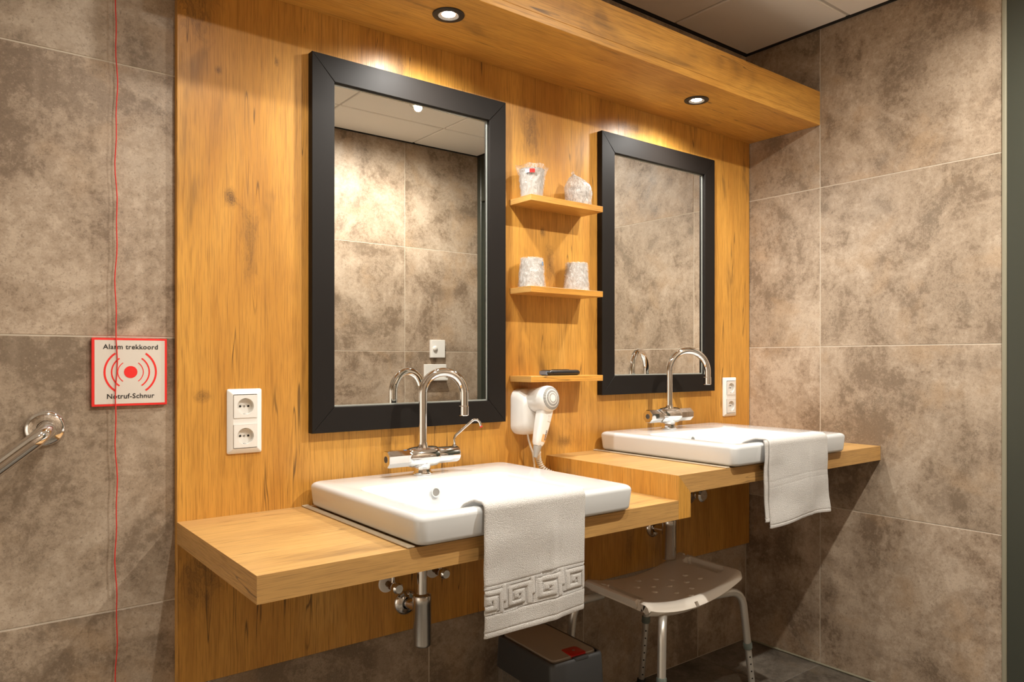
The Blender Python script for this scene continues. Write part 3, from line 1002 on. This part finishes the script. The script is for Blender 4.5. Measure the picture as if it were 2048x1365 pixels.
# wall holder: rounded block
def holder_loop(y, gx, gz, r):
    return [Vector((1.4265 + p.x, y, .9900 + p.y)) for p in rrect(0, 0, .0500 - gx, .0705 - gz, r, 0, 8)]
L = [holder_loop(PN - .0004, 0, 0, .030), holder_loop(PN - .030, .0005, .0005, .030), holder_loop(PN - .036, .003, .003, .030),
     holder_loop(PN - .052, .006, .010, .030), holder_loop(PN - .062, .012, .017, .028), holder_loop(PN - .064, .018, .024, .024)]
hl = obj('wall_holder', MB().loft(L, True, True), 'plastic', HD, smooth=40)
obj('test_button', MB().box(1.4060, 1.4165, PN - .0605, PN - .055, .9400, .9530, .001), 'plastic2', hl)
# barrel, tilted a little upwards
bd = Vector((.10, -1.0, .14)).normalized()
bz = Vector((0, 0, 1)); bxv = bd.cross(bz).normalized(); bz = bxv.cross(bd)
BM = Matrix((bxv, bz, bd)).transposed()
bo = Vector((1.4290, PN - .046, 1.0240))
mb = MB().lathe([(.033, 0), (.0355, .004), (.0375, .014), (.0385, .030), (.0390, .052), (.0392, .066), (.0375, .074), (.0350, .0775)], 48, bo, mat=BM)
bar = obj('barrel', mb, 'plastic', HD, smooth=40)
mb = MB().lathe([(.0386, .0110), (.0390, .0125), (.0386, .0140)], 48, bo, mat=BM, cap0=False, cap1=False)
obj('joint_ring', mb, 'plastic2', bar, smooth=40)
gc = bo + bd * .0776
obj('rear_dome', MB().lathe([(.0352, 0), (.028, .0040), (.018, .0066), (.008, .0076)], 40, gc, mat=BM), 'plastic2', bar, smooth=60)
def dome_h(r):
    P = [(.0352, 0), (.028, .0040), (.018, .0066), (.008, .0076), (0, .0076)]
    for (ra, ha), (rb_, hb) in zip(P, P[1:]):
        if r >= rb_:
            return ha + (hb - ha) * max(0, (ra - r)) / (ra - rb_)
mb = MB()
for rr, n, ln, wd in ((.0305, 52, .0075, .0011), (.0210, 40, .0060, .0009), (.0130, 28, .0040, .0007)):
    hgt = .0076 * (1 - (rr / .0365) ** 2) + .0006
    for i in range(n):
        a = 2 * PI * i / n
        c0 = Vector((math.cos(a), math.sin(a), 0)); tn = Vector((-math.sin(a), math.cos(a), 0))
        h0 = dome_h(rr - ln / 2) + .0005
        h1 = dome_h(rr + ln / 2) + .0005
        q = [c0 * (rr - ln / 2) - tn * wd * .7 + Vector((0, 0, h0)), c0 * (rr + ln / 2) - tn * wd + Vector((0, 0, h1)),
             c0 * (rr + ln / 2) + tn * wd + Vector((0, 0, h1)), c0 * (rr - ln / 2) + tn * wd * .7 + Vector((0, 0, h0))]
        mb.add([BM @ v + gc for v in q], [(0, 1, 2, 3)])
gs = obj('air_slots', mb, 'hole', bar)
gs['kind'] = 'stuff'
# handle
h0 = bo + bd * .052 + Vector((.000, 0, -.028)); h1 = Vector((1.4045, -.118, .8930))
hv = (h1 - h0); ax_z = hv.normalized(); ax_x = Vector((1, 0, 0)); ax_y = ax_z.cross(ax_x).normalized(); ax_x = ax_y.cross(ax_z)
L = []
for t_, wx, wy in ((0, .0215, .0195), (.12, .0225, .0185), (.45, .0210, .0175), (.80, .0180, .0155), (.93, .0165, .0145), (1.0, .0135, .012)):
    c = h0 + hv * t_
    L.append([c + ax_x * p.x + ax_y * p.y for p in rrect(0, 0, wx, wy, .010, 0, 5)])
hn = obj('handle', MB().loft(L, True, True), 'plastic', HD, smooth=40)
# switch and rating label on the side of the handle facing the room
def on_handle(name, t0, t1, x0_, x1_, lift, mat):
    q = []
    for t_, xx in ((t0, x0_), (t0, x1_), (t1, x1_), (t1, x0_)):
        c = h0 + hv * t_
        wy = .0185 - .004 * t_
        q.append(c + ax_x * xx - ax_y * -1 * (wy + lift) * sgn_y)
    base = [v - (ax_y * sgn_y) * .0025 for v in q]
    mb = MB().add(q + base, [(0, 1, 2, 3), (7, 6, 5, 4), (0, 4, 5, 1), (1, 5, 6, 2), (2, 6, 7, 3), (3, 7, 4, 0)])
    return obj(name, mb, mat, hn)
sgn_y = 1 if ax_y.y < 0 else -1
on_handle('switch', .17, .33, .004, .0145, .0022, 'plastic2')
on_handle('rating_label', .55, .88, -.003, .0125, .0004, 'orange_label')
mb = MB()
for i in range(9):
    t0 = .57 + i * .031
    q = []
    for t_, xx in ((t0, .0070), (t0, .0115), (t0 + .016 + .006 * (i % 2), .0115), (t0 + .016 + .006 * (i % 2), .0070)):
        c = h0 + hv * t_
        q.append(c + ax_x * xx + ax_y * sgn_y * (.0185 - .004 * t_ + .0007))
    mb.add(q, [(0, 1, 2, 3)])
pr_ = obj('label_print', mb, 'navy', hn); pr_['kind'] = 'stuff'
# strain relief and cables
s1 = h1 + hv.normalized() * .036
obj('strain_relief', MB().tube([h1 - hv.normalized() * .003, h1 + hv.normalized() * .012, h1 + hv.normalized() * .027, s1], [.0132, .0115, .0075, .0065], 20), 'grey_rubber', HD, smooth=50)
obj('holder_cable', MB().tube([Vector((1.420, PN - .030, .9235)), Vector((1.4220, PN - .032, .905)), Vector((1.4265, PN - .035, .885)), Vector((1.436, PN - .034, .865)), Vector((1.4460, PN - .030, .83)), Vector((1.452, PN - .024, .805)), Vector((1.460, PN - .020, .786))], .0032, 10), 'white_rubber', HD, smooth=60)
# coiled cable: from the handle end down behind the basin, then along to the riser
ctrl = [Vector((1.4180, -.1050, .8720)), Vector((1.4340, -.0820, .8640)), Vector((1.4500, -.0640, .8540)), Vector((1.4600, -.0560, .8360)), Vector((1.4720, -.0600, .8130)),
        Vector((1.4880, -.0760, .7990)), Vector((1.4980, -.1050, .7930)), Vector((1.5020, -.1400, .7920)), Vector((1.5050, -.1750, .7915))]
def catmull(P, n):
    out = []
    Q = [P[0] * 2 - P[1]] + P + [P[-1] * 2 - P[-2]]
    for i in range(1, len(Q) - 2):
        for k in range(n):
            t_ = k / n
            a, b2, c, d = Q[i - 1], Q[i], Q[i + 1], Q[i + 2]
            out.append(.5 * ((2 * b2) + (c - a) * t_ + (2 * a - 5 * b2 + 4 * c - d) * t_ ** 2 + (3 * b2 - a - 3 * c + d) * t_ ** 3))
    out.append(P[-1])
    return out
cl_pts = catmull(ctrl, 60)
acc = [0]
for i in range(1, len(cl_pts)): acc.append(acc[-1] + (cl_pts[i] - cl_pts[i - 1]).length)
coil = []
N = 30 * 16
turns = 30
for i in range(N + 1):
    s_ = acc[-1] * i / N
    j = max(k for k in range(len(acc)) if acc[k] <= s_ + 1e-9)
    j = min(j, len(cl_pts) - 2)
    u_ = (s_ - acc[j]) / max(1e-9, acc[j + 1] - acc[j])
    p = cl_pts[j].lerp(cl_pts[j + 1], u_)
    tg = (cl_pts[j + 1] - cl_pts[j]).normalized()
    side = tg.cross(Vector((0.3, 1, 0.2))).normalized(); up_ = side.cross(tg)
    a = 2 * PI * turns * i / N
    rad = .0068 * min(1, i / 30, (N - i) / 30 + .15)
    coil.append(p + side * math.cos(a) * rad + up_ * math.sin(a) * rad)
obj('coiled_cable', MB().tube(coil, .0027, 8), 'white_rubber', HD, smooth=60)

# ------------------------------------------------------------------ wrapped cups
def noisy(p, k, amp):
    return amp * noise.fractal(Vector(p) * k, 1.0, 2.0, 4)
def make_cup(x, z, up, lean, label, seed, mark):
    y = -.073
    t = thing('wrapped_cup', label, 'cup', (x, y, z), 'cups wrapped in clear film')
    r0, r1, hgt = (.031, .0385, .084)
    prof = [(r0, .0), (r0 + .001, .001), (r1, hgt), (r1 + .0012, hgt + .001), (r1, hgt + .002), (r1 - .0018, hgt), (r0 - .001, .004)]
    if not up:
        prof = [(r, hgt + .002 - zz) for r, zz in prof]
    prof = [(r, zz + .0014) for r, zz in prof]
    mb = MB().lathe(prof, 32, (x, y, z), cap0=True, cap1=True)
    if lean == 'lump':
        mb = MB().lathe([(.027, .0014), (.029, .003), (.034, .058), (.0345, .060), (.033, .060), (.027, .006)], 32, (x + .006, y, z))
    obj('cup', mb, 'cup', t, smooth=40)
    # film
    f = MB()
    nr, nz = 48, 26
    rnd = random.Random(seed)
    vs = []
    for j in range(nz + 1):
        v_ = j / nz
        for i in range(nr):
            a = 2 * PI * i / nr
            if lean == 'flare':            # upright cup, loose film standing above the rim
                h_ = .096 * v_
                r = .0335 + .0090 * v_ + (.0075 * max(0, (v_ - .78) / .22) * (1 + .5 * math.cos(2 * a)))
                ox = oz = 0
            elif lean == 'lump':           # loose bag twisted to one side at the top
                h_ = .098 * v_
                r = .0405 * (1 + .07 * math.sin(v_ * 3.6)) * (1 if v_ < .58 else max(.10, math.cos((v_ - .58) / .42 * PI / 2 * .97) ** .8))
                ox = -.020 * (max(0, v_ - .5) / .5) ** 1.5 + .004
                oz = 0
            else:                          # upturned cup, film tight on top
                h_ = .0905 * v_
                r = .0425 - .0085 * v_
                ox = oz = 0
            cr = noisy((math.cos(a) * 1.3 + seed, math.sin(a) * 1.3, v_ * 2.2), 2.6, .0028)
            cr += .0011 * math.sin(a * 13 + 5 * math.sin(v_ * 4 + seed)) * (.4 + v_)
            if lean == 'flap':
                cr += .006 * max(0, math.cos(a - 3.3)) ** 6 * (1 - abs(v_ - .35))
            r += cr
            if j == nz and lean in ('flare', 'lump'):
                h_ += .003 * math.sin(a * 3 + seed) + .002 * math.sin(a * 7)
            hz = max(.0012, h_)
            pp = Vector((x + ox + r * math.cos(a), y + r * math.sin(a), z + hz))
            if pp.y > PN - .002: pp.y = PN - .002
            vs.append(pp)
    fs = []
    for j in range(nz):
        for i in range(nr):
            a, b2 = j * nr + i, j * nr + (i + 1) % nr
            fs.append((a, b2, b2 + nr, a + nr))
    if lean not in ('flare',):
        top = len(vs)
        cxm = sum(v.x for v in vs[-nr:]) / nr
        vs.append(Vector((cxm, y, vs[-1].z + .001)))
        for i in range(nr):
            fs.append((nz * nr + i, nz * nr + (i + 1) % nr, top))
    f.add(vs, fs)
    obj('film_wrapper', f, 'film_thick' if lean == 'lump' else 'film', t, smooth=180)
    if lean == 'lump':
        mb = MB().tube([Vector((x - .012, y, z + .094)), Vector((x - .018, y - .002, z + .101)), Vector((x - .024, y - .004, z + .104))], [.0045, .003, .0055], 10)
        obj('twisted_end', mb, 'film', t, smooth=60)
    if mark:
        for (a0, a1, zz0, zz1, mm, nm) in mark:
            pts = []
            for a in (a0, (a0 + a1) / 2, a1):
                pts.append(math.radians(a))
            q = []
            for zz in (zz0, zz1):
                for a in pts:
                    rr = (.0335 + .0085 * zz / .09 if up else .0405 - .0085 * zz / .09) + .0040
                    q.append(Vector((x + rr * math.cos(a), y + rr * math.sin(a), z + zz)))
            m_ = MB().add(q, [(0, 1, 4, 3), (1, 2, 5, 4)])
            obj(nm, m_, mm, t)
    return t
make_cup(1.4185, 1.6408, True, 'flare', 'film-wrapped upright cup with red print on the top shelf', 1.0, [(222, 243, .070, .081, 'red', 'red_label'), (205, 221, .070, .080, 'paleblue', 'pale_label')])
make_cup(1.6060, 1.6408, True, 'lump', 'cup in a loose film bag with twisted end on the top shelf', 2.0, None)
make_cup(1.4180, 1.3690, False, 'tight', 'film-wrapped upturned cup with blue mark on the middle shelf', 3.0, [(288, 298, .066, .077, 'blue_print', 'blue_mark')])
make_cup(1.6020, 1.3690, False, 'flap', 'film-wrapped upturned cup with crumpled side on the middle shelf, right end', 4.0, None)

# ------------------------------------------------------------------ remote control
RC = thing('remote_control', 'black handset lying on the lowest oak shelf', 'remote', (1.530, -.075, 1.1008))
def remote_loop(k, z):
    return rrect(1.5300, -.074, .0690 - k, .0250 - k, .012, z, 6)
L = [remote_loop(.006, 1.1010), remote_loop(.0015, 1.1035), remote_loop(0, 1.1085), remote_loop(.0004, 1.1130), remote_loop(.003, 1.1168), remote_loop(.008, 1.1182)]
obj('shell', MB().loft(L, True, True), 'remote', RC, smooth=50)
L = [rrect(1.4660, -.074, .0060, .0190, .005, z, 5) for z in (1.1035, 1.1150)]
obj('end_window', MB().loft(L, True, True), 'remote_end', RC, smooth=50)
for i in range(3):
    for j in range(2):
        obj('key', MB().box(1.505 + i * .022, 1.517 + i * .022, -.084 + j * .014, -.076 + j * .014, 1.1180, 1.1196, .0006), 'remote', RC)

# ------------------------------------------------------------------ towels
KEY = ["11111111.",
       "1........",
       "1.11111..",
       "1.1...1..",
       "1.1.1.1..",
       "1.111.1.1",
       "1.....1.1",
       "1111111.1"]
def key_depth(u, v):
    """1 where the woven band lies lower than the pile; u in key widths, v 0..1 across the band"""
    if v < 0 or v > 1: return 0.0
    row = min(7, int((1 - v) * 8))
    fu = u - math.floor(u)
    c = min(8, int(fu * 9))
    return 1.0 if KEY[row][c] == '1' else 0.0

def make_towel(name, label, x0, x1, zt, yfront, drop_l, drop_r, tuck, key, lean, seed, hem=True):
    """draped over the front rim of a basin: zt top of the rim"""
    t = thing(name, label, 'towel', ((x0 + x1) / 2, yfront, zt - .25), 'towels hanging over the basin rims')
    th = .0052
    def build(xa, xb, dl, dr, tuckd, off, keyon, only_front=False):
        nu, nv = 150, 230
        # path in y,z : from the bowl over the rim and down
        path = []
        R = .0135
        yi = -.5400
        for i in range(12):
            k = i / 12
            path.append((yi + .02 + tuckd * (1 - k), zt - .050 * (1 - k) ** 1.5 - .004))
        path.append((yi, zt + .004))
        path.append((yi - .012, zt + .0075))
        for i in range(9):
            a = PI / 2 * i / 8
            path.append((yfront + .012 - R * math.sin(a), zt + .0075 - R + R * math.cos(a)))
        ytop, ztop = path[-1]
        ln = [0]
        for i in range(1, len(path)): ln.append(ln[-1] + math.dist(path[i], path[i - 1]))
        L0 = ln[-1]
        def pt(s, drop):
            if s < L0:
                for i in range(1, len(path)):
                    if ln[i] >= s:
                        k = (s - ln[i - 1]) / max(1e-9, ln[i] - ln[i - 1])
                        return (path[i - 1][0] + (path[i][0] - path[i - 1][0]) * k, path[i - 1][1] + (path[i][1] - path[i - 1][1]) * k, 0.0)
            return (ytop, ztop - (s - L0), (s - L0))
        vs = []
        for j in range(nv + 1):
            v = j / nv
            for i in range(nu + 1):
                u = i / nu
                drop = dl + (dr - dl) * u + .004 * math.sin(u * 5.0 + seed)
                tot = L0 + drop
                s = (L0 - .012) + (drop + .012) * v if only_front else tot * v
                y, z, d = pt(s, drop)
                k = min(1, d / .06)
                x = xa + (xb - xa) * u
                x += lean * d * (1 if u > .5 else .55) + .003 * math.sin(v * 7 + seed) * k
                wob = .0065 * math.sin(u * 7.2 + seed * 2 + d * 9) * min(1, d / .22) + .0040 * noise.noise(Vector((u * 3.1 + seed, d * 16, seed)))
                wob += .0030 * math.exp(-((u - .66) / .045) ** 2) * min(1, d / .05)
                y += -wob * k + .020 * (d ** 1.2) - off
                # turned hem and rounded sides
                edge = min(u, 1 - u) * (xb - xa)
                low = 0.0
                if keyon:
                    bv0, bv1 = dl * .0 + .078, .118
                    hfe = (tot - s)
                    bandv = (hfe - .052) / .054
                    low = key_depth(u * 3.55 + .30, bandv)
                    if abs(bandv + .07) < .05 or abs(bandv - 1.07) < .04: low = max(low, .85)
                    if abs(hfe - .012) < .0016: low = .8
                else:
                    hfe = (tot - s)
                    if abs(hfe - .010) < .0016: low = .7
                    if abs(hfe - .135) < .003 or abs(hfe - .118) < .002: low = .16
                ed = max(0, 1 - edge / .004)
                y += .0021 * low + .0022 * ed * ed
                if j >= nv - 1: y += .001
                vs.append(Vector((x, y, z)))
        fs = []
        for j in range(nv):
            for i in range(nu):
                a = j * (nu + 1) + i
                fs.append((a, a + 1, a + nu + 2, a + nu + 1))
        return MB().add(vs, fs)
    o = obj('outer_layer', build(x0, x1, drop_l, drop_r, tuck, 0.0, key), 'towel', t, smooth=180, fix=False)
    md = o.modifiers.new('thick', 'SOLIDIFY'); md.thickness = th; md.offset = -1.0
    if not key:
        o2 = obj('folded_layer', build(x0 - .012, x1 - .03, drop_l - .018, drop_r - .03, tuck, -.0062, False, True), 'towel', t, smooth=180, fix=False)
        md = o2.modifiers.new('thick', 'SOLIDIFY'); md.thickness = th; md.offset = -1.0
    return t
make_towel('hand_towel', 'white towel with raised key-pattern band over the near basin rim', .8790, 1.1540, ZL1 + SZ, -.590, .262, .262, .05, True, .004, .4)
make_towel('hand_towel', 'plain white folded towel over the far basin rim', 1.8720, 2.1780, ZH1 + SZ, -.5975, .238, .230, .05, False, .10, 1.7)

# ------------------------------------------------------------------ pipework under the basins
def make_trap(x, y, zt, zb, ztop, zw, label, fx):
    t = thing('bottle_trap', label, 'pipe', (x, y, zb), 'chrome bottle traps')
    mb = MB().lathe([(.0225, zb), (.0245, zb + .002), (.0250, zb + .006), (.0250, zt - .022), (.0256, zt - .021), (.0256, zt - .003), (.0240, zt), (.0170, zt + .002), (.0150, zt + .004)], 40, (x, y, 0))
    obj('bottle', mb, 'chrome_b', t, smooth=40)
    obj('tail_pipe', MB().lathe([(.0142, zt), (.0142, ztop)], 32, (x, y, 0)), 'chrome', t, smooth=40)
    obj('outlet_pipe', MB().tube([(x, y + .01, zw), (x - .004, y + .03, zw), (fx, PN - .001, zw)], .0150, 24), 'chrome', t, smooth=50)
    mb = MB().lathe([(.0345, 0), (.0350, .003), (.0320, .009), (.0240, .013), (.0155, .0145)], 40, (fx, PN - .0004, zw), axis='Y', cap1=False)
    for v in mb.v: v.y = PN - .0004 - abs(v.y - PN + .0004)
    obj('wall_rosette', mb, 'chrome', t, smooth=40)
    return t
make_trap(1.0265, -.086, .5135, .3765, .7300, .480, 'chrome bottle trap under the near basin', 1.0110)
make_trap(2.0260, -.092, .5860, .4450, .7955, .545, 'chrome bottle trap behind the stool under the far basin', 2.0180)
def make_valve(x, z, label, white, out, hose=.17, k=1.0):
    t = thing('angle_valve', label, 'valve', (x, PN, z), 'angle valves under the basins')
    mb = MB().lathe([(.0245 * k, 0), (.0250 * k, .002), (.0225 * k, .006), (.010, .008)], 32, (x, PN - .0004, z), axis='Y')
    for v in mb.v: v.y = PN - .0004 - abs(v.y - PN + .0004)
    obj('rosette', mb, 'plastic' if white else 'chrome', t, smooth=40)
    obj('body', MB().tube([(x, PN - .006, z), (x, PN - .022, z), (x, PN - .026, z), (x, PN - .046, z)], [.0085, .0085, .0115, .0115], 8), 'brass' if white else 'chrome', t, smooth=30)
    obj('riser_hose', MB().tube([(x, PN - .036, z), (x, PN - .036, z + .035), (x + out * .01, PN - .038, z + hose * .6), (x + out * .02, PN - .045, z + hose)], .0055, 12), 'chrome', t, smooth=50)
    mb = MB().lathe([(.0125 * k, 0), (.0150 * k, .008), (.0150 * k, .020), (.0110 * k, .026)], 24, (x + .0, PN - .046, z), axis='Y')
    for v in mb.v: v.y = PN - .046 - abs(v.y - PN + .046)
    obj('handle', mb, 'chrome', t, smooth=30)
    return t
make_valve(.9547, .5430, 'angle valve with white rosette left of the near trap', True, 1)
make_valve(1.1010, .5560, 'angle valve with white rosette right of the near trap', True, -1)
make_valve(2.2200, .6480, 'round chrome angle valve right of the far trap', False, -1, .135, 1.75)

# ------------------------------------------------------------------ shower stool
ST = thing('shower_stool', 'cream plastic shower stool with aluminium legs under the far basin', 'stool', (1.85, -.24, 0))
cF, cR, cB, cLf = Vector((1.572, -.412)), Vector((2.080, -.372)), Vector((2.112, -.052)), Vector((1.604, -.092))
def seat_pos(u, v, dz=0.0):
    """u along the hollow (0 left, 1 right), v 0 front, 1 back"""
    p = (cF * (1 - u) + cR * u) * (1 - v) + (cLf * (1 - u) + cB * u) * v
    k = (2 * u - 1)
    return Vector((p.x, p.y, .418 + .040 * abs(k) ** 2.1 + dz))
mb = MB()
NU, NV = 60, 36
idx = {}
def in_hole(u, v):
    for uc in (.075, .925):                      # hand slots at both ends
        du = (u - uc) / .036; dv = (v - .5) / .27
        if abs(dv) < 1 and abs(du) < 1 and (abs(dv) < .85 or du * du + ((abs(dv) - .85) / .15) ** 2 < 1): return True
    if v < .035 and abs(u - .47) < .014: return True
    if (u < .03 and (abs(v - .16) < .03)) or (u > .97 and abs(v - .84) < .03): return True
    return False
def gridv(i, j):
    if (i, j) not in idx:
        u, v = i / NU, j / NV
        # round the corners
        cu, cv = max(0, abs(u - .5) - .44), max(0, abs(v - .5) - .40)
        uu, vv = u, v
        if cu > 0 and cv > 0:
            a, b2 = cu / .06, cv / .10
            m_ = max(a, b2); h_ = math.hypot(a, b2)
            f_ = m_ / h_
            uu = .5 + math.copysign(.44 + cu * f_, u - .5); vv = .5 + math.copysign(.40 + cv * f_, v - .5)
        lip = max(0, (abs(v - .5) - .435) / .065)
        lip2 = max(0, (abs(u - .5) - .475) / .025)
        idx[i, j] = len(mb.v)
        mb.v.append(seat_pos(uu, vv, -.018 * lip ** 2 - .008 * lip2 ** 2))
    return idx[i, j]
for i in range(NU):
    for j in range(NV):
        if in_hole((i + .5) / NU, (j + .5) / NV): continue
        mb.f.append((gridv(i, j), gridv(i + 1, j), gridv(i + 1, j + 1), gridv(i, j + 1))); mb.mi.append(0)
seat = obj('seat', mb, 'stool', ST, smooth=180, fix=False)
md = seat.modifiers.new('thick', 'SOLIDIFY'); md.thickness = .030; md.offset = -1.0
md = seat.modifiers.new('round', 'BEVEL'); md.width = .008; md.segments = 3; md.limit_method = 'ANGLE'; md.angle_limit = math.radians(50)
bump_me = None
for (u, v) in ((.30, .62), (.42, .78), (.42, .56), (.34, .42), (.55, .70), (.52, .46), (.46, .28), (.62, .56), (.66, .40), (.60, .26), (.74, .52), (.76, .34), (.50, .14)):
    p = seat_pos(u, v)
    if bump_me is None:
        b_ = obj('grip_bump', MB().lathe([(.0105, -.002), (.0100, .0010), (.0070, .0028), (.003, .0034)], 16, tuple(p)), 'stool', ST, loc=p, smooth=60)
        bump_me = b_.data
    else:
        b_ = bpy.data.objects.new('grip_bump', bump_me); C.objects.link(b_)
        b_.parent = ST; b_.location = p - ST.location
def make_leg(top, knee, col, foot):
    """top under the seat, knee where it bends down, collar height, foot"""
    top, knee, foot = Vector(top), Vector(knee), Vector(foot)
    dn = (foot - knee).normalized()
    t0 = (col - knee.z) / dn.z
    cpt = knee + dn * t0
    d_in = (knee - top).normalized()
    pts = [top]
    a0 = knee - d_in * .05; a1 = knee + dn * .06
    pts.append(top.lerp(a0, .5))
    for i in range(11):
        k = i / 10
        pts.append(a0 * (1 - k) ** 2 + knee * 2 * k * (1 - k) + a1 * k * k)
    pts.append(cpt)
    lg = obj('leg', MB().tube(pts, .0125, 20), 'alu', ST, smooth=50)
    obj('leg_collar', MB().tube([cpt + dn * -.004, cpt - dn * .001, cpt + dn * .016, cpt + dn * .019], [.0140, .0148, .0148, .0135], 20), 'collar', lg, smooth=40)
    obj('extension_tube', MB().tube([cpt, foot - dn * .02], .0108, 20), 'alu', lg, smooth=50)
    rv = Matrix((Vector((1, 0, 0)), Vector((0, 1, 0)), Vector((0, 0, 1))))
    obj('rubber_foot', MB().tube([foot - dn * .036, foot - dn * .034, Vector((foot.x, foot.y, .010)), Vector((foot.x, foot.y, .0006))], [.0130, .0145, .0165, .0180], 20), 'rubber', lg, smooth=40)
    # adjusting holes facing the room
    side = Vector((-.55, -.83, 0)).normalized()
    side = (side - dn * side.dot(dn)).normalized()
    hm = side.to_track_quat('Z', 'Y').to_matrix()
    k = .045
    while k < (foot - cpt).length - .05:
        obj('adjusting_hole', MB().lathe([(.0028, 0), (.0028, .0005)], 12, tuple(cpt + dn * k + side * .0106), mat=hm), 'hole', lg)
        k += .026
make_leg((1.690, -.360, .398), (1.618, -.418, .398), .245, (1.585, -.440, 0))
make_leg((1.900, -.345, .398), (2.050, -.378, .398), .215, (2.140, -.362, 0))
make_leg((1.850, -.100, .398), (1.930, -.085, .398), .255, (1.925, -.050, 0))
make_leg((1.660, -.130, .398), (1.545, -.125, .398), .245, (1.510, -.105, 0))

# ------------------------------------------------------------------ waste bin
BN = thing('waste_bin', 'dark grey waste bin with taupe lid and red button below the patterned towel', 'bin', (1.345, -.235, 0))
ang = math.radians(-4)
def bl(hx, hy, r, z, seg=6, dx=0, dy=0):
    out = []
    for p in rrect(dx, dy, hx, hy, r, 0, seg):
        out.append(Vector((1.3485 + p.x * math.cos(ang) - p.y * math.sin(ang), -.2350 + p.x * math.sin(ang) + p.y * math.cos(ang), z)))
    return out
L = [bl(.072, .115, .02, .001), bl(.078, .121, .02, .006), bl(.082, .128, .02, .26)]
obj('bin_body', MB().loft(L, True, True), 'bin', BN, smooth=40)
ZT = .352
L = [bl(.0905, .1395, .018, .262), bl(.0915, .1405, .018, .266), bl(.0885, .1370, .018, ZT - .008), bl(.0870, .1355, .018, ZT - .003), bl(.0840, .1325, .016, ZT), bl(.0790, .1270, .014, ZT), bl(.0780, .1260, .014, ZT - .006), bl(.0, .0, .0, ZT - .006) if False else bl(.0700, .1180, .012, ZT - .0065)]
obj('lid_ring', MB().loft(L, False, True), 'bin', BN, smooth=35)
L = [bl(.0745, .1225, .014, ZT - .006, 6, 0, .002), bl(.0745, .1225, .014, ZT + .001, 6, 0, .002), bl(.0725, .1205, .014, ZT + .0035, 6, 0, .002), bl(.045, .09, .014, ZT + .0055, 6, 0, .002)]
lid = obj('swing_lid', MB().loft(L, False, True), 'bin_lid', BN, smooth=35)
L = [bl(.027, .026, .008, ZT - .002, 5, .012, -.098), bl(.0265, .0255, .008, ZT + .0052, 5, .012, -.098), bl(.0235, .0225, .008, ZT + .0064, 5, .012, -.098)]
bt = obj('push_button', MB().loft(L, False, True), 'binred', lid, smooth=35)
c_ = bl(.001, .001, .0004, ZT + .0064, 2, .012, -.098)[0]
obj('button_emblem', MB().lathe([(.0042, 0), (.0042, .0005), (.0028, .0006)], 20, (c_.x, c_.y, c_.z)), 'screw', bt, smooth=30)
L = [bl(.0240, .0100, .006, ZT - .004, 5, .012, -.128), bl(.0240, .0100, .006, ZT + .0012, 5, .012, -.128), bl(.0200, .0070, .004, ZT + .0020, 5, .012, -.128)]
obj('finger_recess', MB().loft(L, False, True), 'bin', BN, smooth=35)
# bag hanging out under the lid ring
f = MB(); nr = 120; nz = 16; vs = []
base = bl(.086, .134, .02, 0, 29)
nr = len(base)
for j in range(nz + 1):
    z = .270 - .125 * j / nz
    for i, p in enumerate(base):
        c = Vector((1.3485, -.235, 0))
        d = (Vector((p.x, p.y, 0)) - c)
        a = math.atan2(d.y, d.x)
        k = 1 + (.02 + .035 * (j / nz)) * (1 + .8 * math.sin(a * 11 + j * .5) * .5 + noise.noise(Vector((math.cos(a) * 3, math.sin(a) * 3, j * .3))))
        q = c + d * k
        vs.append(Vector((q.x, q.y, z + (.018 * math.sin(a * 3 + 1) * j / nz))))
fs = []
for j in range(nz):
    for i in range(nr):
        a, b2 = j * nr + i, j * nr + (i + 1) % nr
        fs.append((a, b2, b2 + nr, a + nr))
f.add(vs, fs)
obj('waste_bag', f, 'bag', BN, smooth=180)
